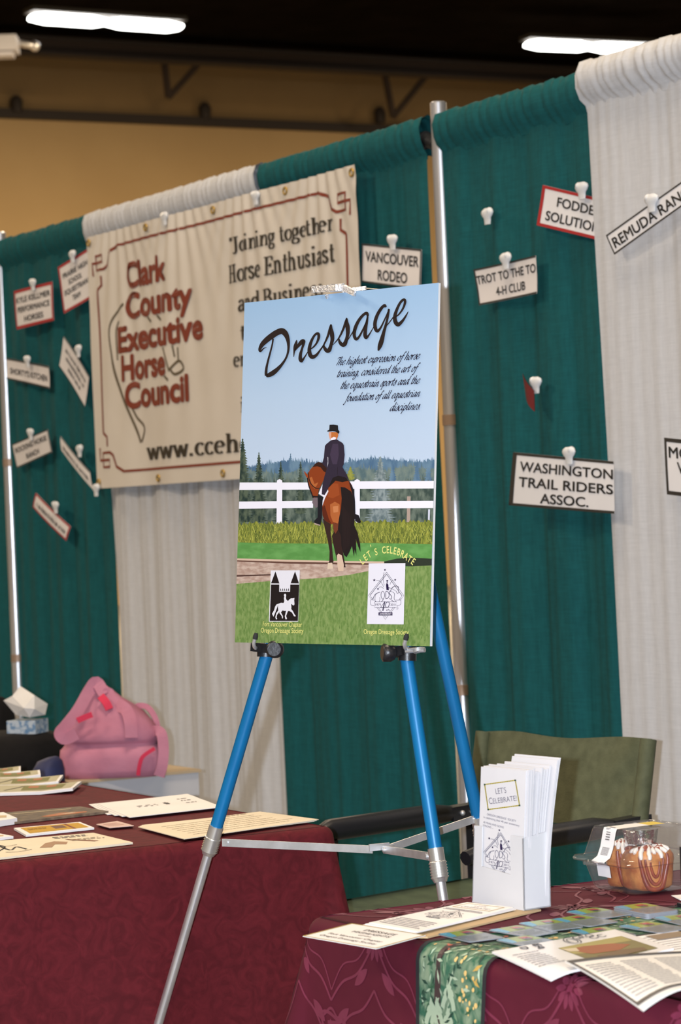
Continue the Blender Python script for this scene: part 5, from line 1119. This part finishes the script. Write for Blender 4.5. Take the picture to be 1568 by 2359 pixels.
t = empty('clamshell_box', Vector((cc.x, cc.y, TZ+.0012)), 'clear plastic clamshell holding two iced cinnamon rolls at the right edge', 'food box')
b = MB(); b.loft([rsq(.050, .0015, .016), rsq(.056, .0025, .018), rsq(.060, .008, .018, flute=.012), rsq(.070, .044, .020, flute=.012), rsq(.072, .046, .020), rsq(.081, .0465, .016), rsq(.082, .049, .016)], caps=False)
b.add(rsq(.050, .0015, .016), [list(range(len(rsq(.050, .0015, .016))))], 0, False); b.build('tray', M_clear, t)
b = MB(); b.loft([rsq(.082, .0495, .016), rsq(.080, .053, .016), rsq(.072, .053, .020), rsq(.069, .058, .020, flute=.014), rsq(.059, .094, .018, flute=.014), rsq(.057, .098, .018), rsq(.050, .099, .016), rsq(.048, .0975, .016)], caps=False)
rg = rsq(.048, .0975, .016); b.add(rg, [list(range(len(rg)))], 0, False); b.build('lid', M_clear, t)
b = MB(); b.loft([[cP(-.081-dx, y, h) for h, y in ((.047, -w_), (.047, w_), (.0515, w_), (.0515, -w_))] for dx, w_ in ((-.004, .022), (.010, .020), (.018, .014), (.021, .007))]); b.build('tab', M_clear, t)
b = MB(); st = [(-.072, .026), (-.0745, .044), (-.084, .050), (-.0725, .0565), (-.0665, .070), (-.0605, .0935), (-.058, .0992), (-.020, .0998), (.002, .0998)]
def stp(u, v, o=0.0):
    k = u*(len(st)-1); i = min(int(k), len(st)-2); f = k-i; x = st[i][0]*(1-f)+st[i+1][0]*f; h = st[i][1]*(1-f)+st[i+1][1]*f
    return cP(x-.001-o*.7*(x < -.058), -.012+.036*v, h+.0006+o*(x >= -.058))
b.grid(lambda u, v: stp(u, v), 40, 4); sk = b.build('sticker', M_paper, t)
b = MB(); b.flat(dense(merge([rect(.70+.03*k, .2, .715+.03*k, .45+.1*(k % 3)) for k in range(3)]+[rect(.40+.012*k, .2, .406+.012*k, .75) for k in range(9)]+[rect(.56+.02*k, .3, .57+.02*k, .62) for k in range(4)]), .05), stp, 0, .0007); b.build('sticker_print', ink(130, 124, 122), sk)
b = MB(); b.grid(lambda u, v: cP(-.002+.032*u, -.012+.034*v, .1003), 2, 2); b.build('yellow_label', ink(222, 196, 60), t)
M_bun = mat('baked_dough', (.27, .060, .010), .5, rgb2=(.52, .21, .05), scale=38, detail=5, bump=.5, bscale=70); M_cin = mat('cinnamon_swirl', (.16, .022, .010), .35, rgb2=(.28, .05, .016), scale=50); M_ice = mat('icing', (.70, .64, .58), .35)
def roll(cx, cy, r, hgt, seed, lab, yaw):
    rnd = random.Random(seed); b = MB(); n = 40; rings = []
    prof = [(.0, .0), (.80, .0), (.93, .08), (.97, .3), (1.0, .55), (1.03, .72), (.98, .86), (.84, .95), (.6, 1.0), (.3, 1.02), (.02, 1.03)]
    ph = [rnd.uniform(0, 6.28) for _ in range(4)]
    def rp(a, k):
        pr, ph_ = prof[k]; sq = 1+.10*abs(math.cos(2*(a-PI/4)))**2
        w_ = 1+.035*math.sin(3*a+ph[0]+k*.6)+.025*math.sin(7*a+ph[1]-k)
        return cP(cx+r*pr*sq*w_*math.cos(a+yaw), cy+r*pr*sq*w_*math.sin(a+yaw), .004+hgt*(ph_+.03*math.sin(4*a+ph[2]+k)*(k > 5)))
    b.loft([[rp(2*PI*j/n, k) for j in range(n)] for k in range(len(prof))], caps=True)
    o = tag(b.build('cinnamon_roll', M_bun), lab, 'pastry', 'cinnamon rolls in the clamshell')
    b = MB()
    def rs(a, kk, push=1.0):
        i = min(int(kk), len(prof)-2); f = kk-i; p = rp(a, i)*(1-f)+rp(a, i+1)*f; c = cP(cx, cy, .004+hgt*.5); return c+(p-c)*push
    ac = 2.13-yaw-.30      # the cut face turned to the viewer
    for rad, th_, k0, k1 in ((.62, .0044, 6.0, 1.5), (.40, .0030, 5.6, 2.4), (.20, .0026, 5.0, 3.2)):
        pts = [rs(ac+rad*math.cos(t), k0-(k0-k1)*math.sin(t), 1.004) for t in [PI*j/20 for j in range(21)]]; b.tube(pts, [th_*(.6+.4*math.sin(PI*j/20)) for j in range(21)], 8)
    for q_ in range(3): pts = [rs(ac+1.1+.9*q_+.12*j, 7.6-.3*math.sin(j*.9)-.4*q_, 1.0) for j in range(9)]; b.tube(pts, .0032, 8)
    for q_ in range(2): pts = [rs(ac-1.6+.10*j, 8.0+.5*q_+.3*math.sin(j*.5), 1.0) for j in range(26)]; b.tube(pts, .0045, 8)
    b.build('cinnamon_swirl', M_cin, o)
    b = MB()
    for k in range(8):
        a0 = ac-.95+.30*k+rnd.uniform(-.05, .05); n_ = rnd.choice((7, 8, 10)); pts = [rs(a0+rnd.uniform(-.02, .02), 9.2-.42*j, 1.03) for j in range(n_)]; b.tube(pts, [.0036]*(n_-1)+[.0024], 8)
    for k in range(5): pts = [rs(ac-1.2+.16*j, 8.9-.35*k*.5-.1*math.sin(j+k), 1.03) for j in range(14)]; b.tube(pts, .0018, 6)
    b.build('icing', M_ice, o)
roll(-.004, .020, .036, .062, 3, 'near cinnamon roll with white icing stripes in the plastic clamshell', -.2)
roll(-.014, -.034, .024, .066, 8, 'far redder cinnamon roll behind the near one in the clamshell', 1.1)
b = MB(); rr = []
for k in range(7):
    h = .072+.022*k/6; r_ = .024+.004*k/6; rr.append([cP(-.004+r_*(1-.05*(j % 2))*math.cos(2*PI*j/48), .004+r_*(1-.05*(j % 2))*math.sin(2*PI*j/48), h) for j in range(48)])
b.loft(rr); tag(b.build('icing_cup', M_chrome), 'small ridged silver cup above the rolls inside the clamshell', 'cup')
# dark item cut by the right edge
p = onZ(1603, 2096, TZ+.0012); b = MB(); b.box(p+ZU*.045+ND*.01, (.035, .05, .09), Matrix.Rotation(cang, 3, 'Z')); b.box(p+ZU*.004+ND*.01, (.045, .06, .008), Matrix.Rotation(cang, 3, 'Z'))
tag(b.build('display_stand', M_blackp), 'dark upright stand cut by the right edge beside the clamshell', 'stand')

# ------------------------------------------------------------------ folding chair behind the right table
M_canvas = mat('olive_canvas', (.060, .066, .030), .8, rgb2=(.085, .092, .045), scale=35, bump=.15, bscale=300); M_canvas2 = mat('olive_canvas_seat', (.040, .060, .030), .8, rgb2=(.055, .080, .040), scale=30)
ch = empty('folding_chair', Vector((.25, 5.6, 0)), 'olive canvas folding armchair with black frame behind the brochure holder', 'chair')
BL, BRt = Vector((.272, 5.90, 0)), Vector((.597, 5.53, 0)); fr_v = Vector((-.325, -.290, 0)); sw = (BRt-BL).normalized(); bw_ = (BRt-BL).length
hback = fr_v.normalized()*-1
def cc_(f, u, z): return BL+fr_v*f+(BRt-BL)*u+ZU*z
for u in (0, 1):
    b = MB(); b.bar(cc_(0, u, .0), cc_(0, u, .63), .026, .026, fr_v); b.build('rear_leg', M_blackm, ch)
    b = MB(); b.tube([cc_(0, u, .60), cc_(0, u, .70)+hback*.02, cc_(0, u, .80)+hback*.045], .010, 12); b.build('back_post', M_blackm, ch)
    b = MB(); b.bar(cc_(1, u, .0), cc_(1, u, .61), .026, .026, fr_v); b.build('front_leg', M_blackm, ch)
    b = MB(); b.bar(cc_(-.08, u, .630), cc_(.18, u, .628), .034, .032); b.tube([cc_(.15, u, .628), cc_(.30, u, .632), cc_(1.0, u, .632), cc_(1.06, u, .626)], [.017, .024, .024, .018], 14); b.tube([cc_(1.02, u, .627), cc_(1.16, u, .615)], .015, 10)
    a = b.build('armrest', M_blackp, ch)
    b = MB(); sg = -1 if u == 0 else 1
    for f in (-.03, .05, .12): b.sphere(cc_(f, u, .629)+fr_v.cross(ZU).normalized()*(.019)*(1 if u == 0 else 1)*1.0, .006)
    for f in (-.03, .05, .12): b.sphere(cc_(f, u, .629)-fr_v.cross(ZU).normalized()*(.019), .006)
    b.build('rivet', M_steel, a)
    b = MB(); b.bar(cc_(0, u, .03), cc_(1, u, .03), .022, .022); b.bar(cc_(0, u, .40), cc_(1, u, .40), .022, .022); b.build('side_rail', M_blackm, ch)
def backp(u, v, o):
    z = .617+.185*v+.004*math.sin(9*u)*v; sag = -.022*math.sin(PI*u)*(1-.4*v); q = cc_(0, u*1.02-.01, z)+hback*(.045*max(0, (z-.60)/.2)+.014+sag+o); return q
def wrinkle(u, v): return .004*math.sin(14*u+5*v)*math.exp(-((u-.12)/.2)**2)+.004*math.sin(20*u-8*v)*math.exp(-((u-.9)/.12)**2)
b = MB(); b.grid(lambda u, v: backp(u, v, wrinkle(u, v)), 40, 14); b.grid(lambda u, v: backp(1-u, v, -.004+wrinkle(1-u, v)), 40, 14)
for u in (0, 1): b.tube([backp(u, v/6, 0)-hback*.012 for v in range(7)], .018, 12, cap=False)
b.build('backrest', M_canvas, ch)
def seatp(u, f, o=0): return cc_(f, u, .475-.03*math.sin(PI*u)+o)
b = MB(); b.grid(lambda u, v: seatp(u, -.02+1.08*v), 24, 10); b.grid(lambda u, v: seatp(1-u, -.02+1.08*v, -.004), 24, 10)
for u in (0, 1):
    b.grid(lambda s, v: cc_(-.02+1.08*s, u, .478-.055*v)+sw*((.016 if u else -.016)*math.sin(PI*.5*min(1, v*3))), 20, 6)
b.build('seat', M_canvas2, ch)
for f in (.02, .98):
    b = MB(); b.bar(cc_(f, 0, .40), cc_(f, 1, .05), .02, .02); b.bar(cc_(f, 1, .40)+fr_v*.05, cc_(f, 0, .05)+fr_v*.05, .02, .02); b.build('cross_brace', M_blackm, ch)

# ------------------------------------------------------------------ pink bag on a white box, dark clothing, tissues
YB = 7.45; q = onY(457, 1778, YB); ztop = q.z; BT_ = Vector((q.x, q.y, 0))
b = MB(); Lx, Ly = .40, .24; bc = BT_-ND*(Lx/2)-WD*(Ly/2)
Rb = Matrix((ND, -WD, ZU)).transposed()
b.box(bc+ZU*(ztop/2), (Lx, Ly, ztop), Rb)
bx = tag(b.build('storage_box', mat('white_carton', (.50, .49, .50), .7, rgb2=(.54, .53, .54), scale=6)), 'tall white box under the pink bag behind the left table', 'box')
b = MB(); b.box(bc+ZU*(ztop+.003), (Lx+.012, Ly+.012, .008), Rb); b.build('lid', mat('tan_carton', (.42, .32, .20), .7, rgb2=(.46, .35, .22), scale=9), bx)
M_pink = mat('pink_fabric', (.40, .150, .215), .75, rgb2=(.45, .185, .26), scale=9, bump=1.0, bscale=16, spec=.2); M_rose = mat('rose_fabric', (.56, .014, .060), .7)
YG = 7.38; ztab = ztop+.008
def sec(y, xl_, xr_, dp, n=36, sk=0.0, wob=0.0, seed=0):
    a, e = onY(xl_, y, YG), onY(xr_, y, YG); c = (a+e)/2; hw_ = (e-a).length/2; pts = []
    for k in range(n):
        t = 2*PI*k/n; cx, sx = math.cos(t), math.sin(t); p = 2/3.2
        x = math.copysign(abs(cx)**p, cx); yv = math.copysign(abs(sx)**p, sx); w_ = 1+wob*math.sin(3*t+seed)+.6*wob*math.sin(7*t+2*seed)
        pts.append(Vector((c.x+hw_*x*w_, YG+dp*yv*w_+sk*x, max(c.z+.35*hw_*wob*math.sin(2*t+seed), ztab))))
    return pts
bag = [(1800, 146, 366, .085), (1790, 140, 376, .095), (1768, 136, 381, .10), (1742, 137, 381, .10), (1722, 141, 376, .096), (1713, 150, 364, .078), (1706, 149, 369, .086), (1698, 148, 372, .094), (1684, 154, 366, .09), (1668, 160, 358, .082), (1652, 170, 346, .070), (1640, 176, 330, .062), (1622, 188, 304, .046), (1606, 198, 280, .034), (1590, 204, 262, .022), (1578, 206, 246, .012), (1570, 208, 232, .006)]
zb0 = onY(250, 1800, YG).z
b = MB(); b.loft([sec(y, a, e, d_, wob=.0 if i < 2 else .018+.018*(i > 6), seed=i*1.1, sk=-.02) for i, (y, a, e, d_) in enumerate(bag)])
for v in b.v: v.z = max(v.z, ztab+.0)
ob = tag(b.build('tote_bag', M_pink), 'slouching pink tote bag on the white box behind the left table', 'bag')
def ribbon(pts, wd, name, m, Yo):
    """a strap following picture points, with a real width and thickness"""
    P = [onY(x, y, YG+yo) for x, y, yo in catmull(pts, 5)]; b = MB(); rings = []
    for i, p in enumerate(P):
        d = (P[min(i+1, len(P)-1)]-P[max(i-1, 0)]).normalized(); a = d.cross(Vector((.25, -1, .1))).normalized(); n = d.cross(a).normalized()
        rings.append([p+a*wd/2+n*.0035, p-a*wd/2+n*.0035, p-a*wd/2-n*.0035, p+a*wd/2-n*.0035])
    b.loft(rings, smooth=False); return b.build(name, m, ob)
ribbon([(240, 1600, -.035), (222, 1572, -.02), (205, 1592, -.03), (180, 1636, -.075), (152, 1672, -.11), (138, 1690, -.125), (150, 1702, -.125), (176, 1690, -.11)], .034, 'strap', M_pink, 0)
ribbon([(268, 1624, -.05), (290, 1636, -.075), (300, 1665, -.10), (302, 1700, -.11)], .036, 'strap', M_pink, 0)
ribbon([(300, 1640, .02), (318, 1626, .01), (340, 1630, 0), (356, 1652, -.01), (362, 1680, -.02), (350, 1700, -.03)], .016, 'strap', M_pink, 0)
ribbon([(352, 1684, -.07), (370, 1688, -.09), (376, 1720, -.10), (374, 1760, -.11), (366, 1788, -.11)], .030, 'strap', M_pink, 0)
ribbon([(238, 1606, -.035), (240, 1592, -.03), (250, 1588, -.03), (259, 1594, -.03), (258, 1608, -.035)], .010, 'loop', M_pink, 0)
ribbon([(232, 1604, -.05), (244, 1618, -.06), (252, 1634, -.065)], .022, 'lining', M_rose, 0)
ribbon([(178, 1660, -.094), (196, 1652, -.092), (212, 1646, -.088)], .016, 'lining', M_rose, 0)
ribbon([(318, 1786, -.115), (322, 1760, -.117), (330, 1742, -.116), (356, 1724, -.11)], .010, 'seam_tape', M_rose, 0)
# dark coat heaped over a seat, reaching the floor
M_coat = mat('black_wool', (.0045, .004, .004), .9, rgb2=(.008, .007, .007), scale=14, bump=.3, bscale=40, spec=.2)
YC = 7.85
def csec(z, cx, hw_, dp, wob, seed, n=44):
    return [Vector((cx+hw_*math.cos(2*PI*k/n)*(1+wob*math.sin(5*2*PI*k/n+seed)), YC+dp*math.sin(2*PI*k/n)*(1+wob*math.sin(4*2*PI*k/n+seed)), z+.03*wob*math.sin(3*2*PI*k/n+seed))) for k in range(n)]
cl = onY(-40, 1700, YC); cr = onY(150, 1700, YC); zs_ = lambda y: onY(70, y, YC).z
xm = (cl.x+cr.x)/2-.03
b = MB(); b.loft([csec(.0, xm, .17, .20, .06, 0), csec(.25, xm, .165, .19, .06, 1), csec(zs_(1775), xm, .165, .18, .05, 2), csec(zs_(1735), xm, .168, .18, .04, 2.5), csec(zs_(1706), xm, .168, .17, .05, 3), csec(zs_(1694), xm+.0, .145, .15, .05, 4), csec(zs_(1686), xm-.01, .115, .12, .04, 4.5), csec(zs_(1682), xm-.01, .05, .06, .02, 5)])
tag(b.build('coat', M_coat), 'black coat heaped over a seat at the left edge behind the left table', 'coat')
c2 = onY(-14, 1640, 8.15); b = MB(); b.loft([[Vector((c2.x+r_*math.cos(2*PI*k/20)*(1+.08*math.sin(3*k)), c2.y+r_*math.sin(2*PI*k/20), z_)) for k in range(20)] for z_, r_ in ((.0, .07), (.5, .075), (c2.z-.05, .07), (c2.z+.02, .06), (c2.z+.045, .03), (c2.z+.05, .005))])
tag(b.build('black_bag', M_coat), 'black upright bag at the far left behind the tissue box', 'bag')
cn = onY(111, 1757, 7.15); b = MB(); n = 26
b.loft([[Vector((cn.x+.022-rx*.5+rx*math.cos(2*PI*k/n), cn.y+ry*math.sin(2*PI*k/n)*(1+.1*math.sin(3*2*PI*k/n)), max(0, z_))) for k in range(n)] for z_, rx, ry in ((0, .042, .05), (cn.z-.08, .044, .055), (cn.z-.02, .044, .05), (cn.z+.004, .034, .04), (cn.z+.014, .016, .02), (cn.z+.017, .004, .006))])
tag(b.build('navy_bundle', mat('navy_cloth', (.010, .014, .060), .7, rgb2=(.016, .022, .085), scale=20)), 'small navy bundle between the black coat and the pink bag', 'bundle')
tb = onY(66, 1664, YC-.02); zt = zs_(1682)-.002; b = MB(); Rt = Matrix.Rotation(math.radians(-20), 3, 'Z')
b.box(Vector((tb.x, tb.y-.03, zt+.018)), (.095, .085, .040), Rt)
tx = tag(b.build('tissue_box', mat('blue_white_print', (.40, .46, .52), .5, rgb2=(.10, .20, .34), scale=70, lo=.45, hi=.6)), 'blue and white tissue box on the black coat at left', 'tissue box')
T0 = Vector((tb.x, tb.y-.03, zt+.037)); b = MB()
def tp(x, y, dy): q = onY(x, y, tb.y-.03); return Vector((q.x, q.y+dy, max(q.z, T0.z)))
TV = [tp(46, 1581, .01), tp(8, 1614, .0), tp(109, 1622, .01), tp(105, 1646, -.01), tp(38, 1646, -.015), tp(60, 1628, -.055), tp(82, 1600, -.03), tp(55, 1612, .05), tp(92, 1640, .04), tp(30, 1602, -.02), tp(72, 1650, -.045), tp(84, 1630, -.05)]
b.add(TV, [(0, 9, 5), (9, 1, 5), (0, 5, 6), (6, 5, 11), (6, 11, 2), (2, 11, 3), (11, 5, 10), (11, 10, 3), (5, 1, 4), (5, 4, 10), (0, 7, 9), (9, 7, 1), (0, 6, 7), (6, 2, 7), (2, 8, 7), (2, 3, 8), (1, 7, 4), (7, 8, 4), (3, 10, 8), (10, 4, 8)], 0, False); b.build('tissue', mat('tissue_paper', (.62, .60, .57), .8, rgb2=(.66, .64, .61), scale=20), tx)
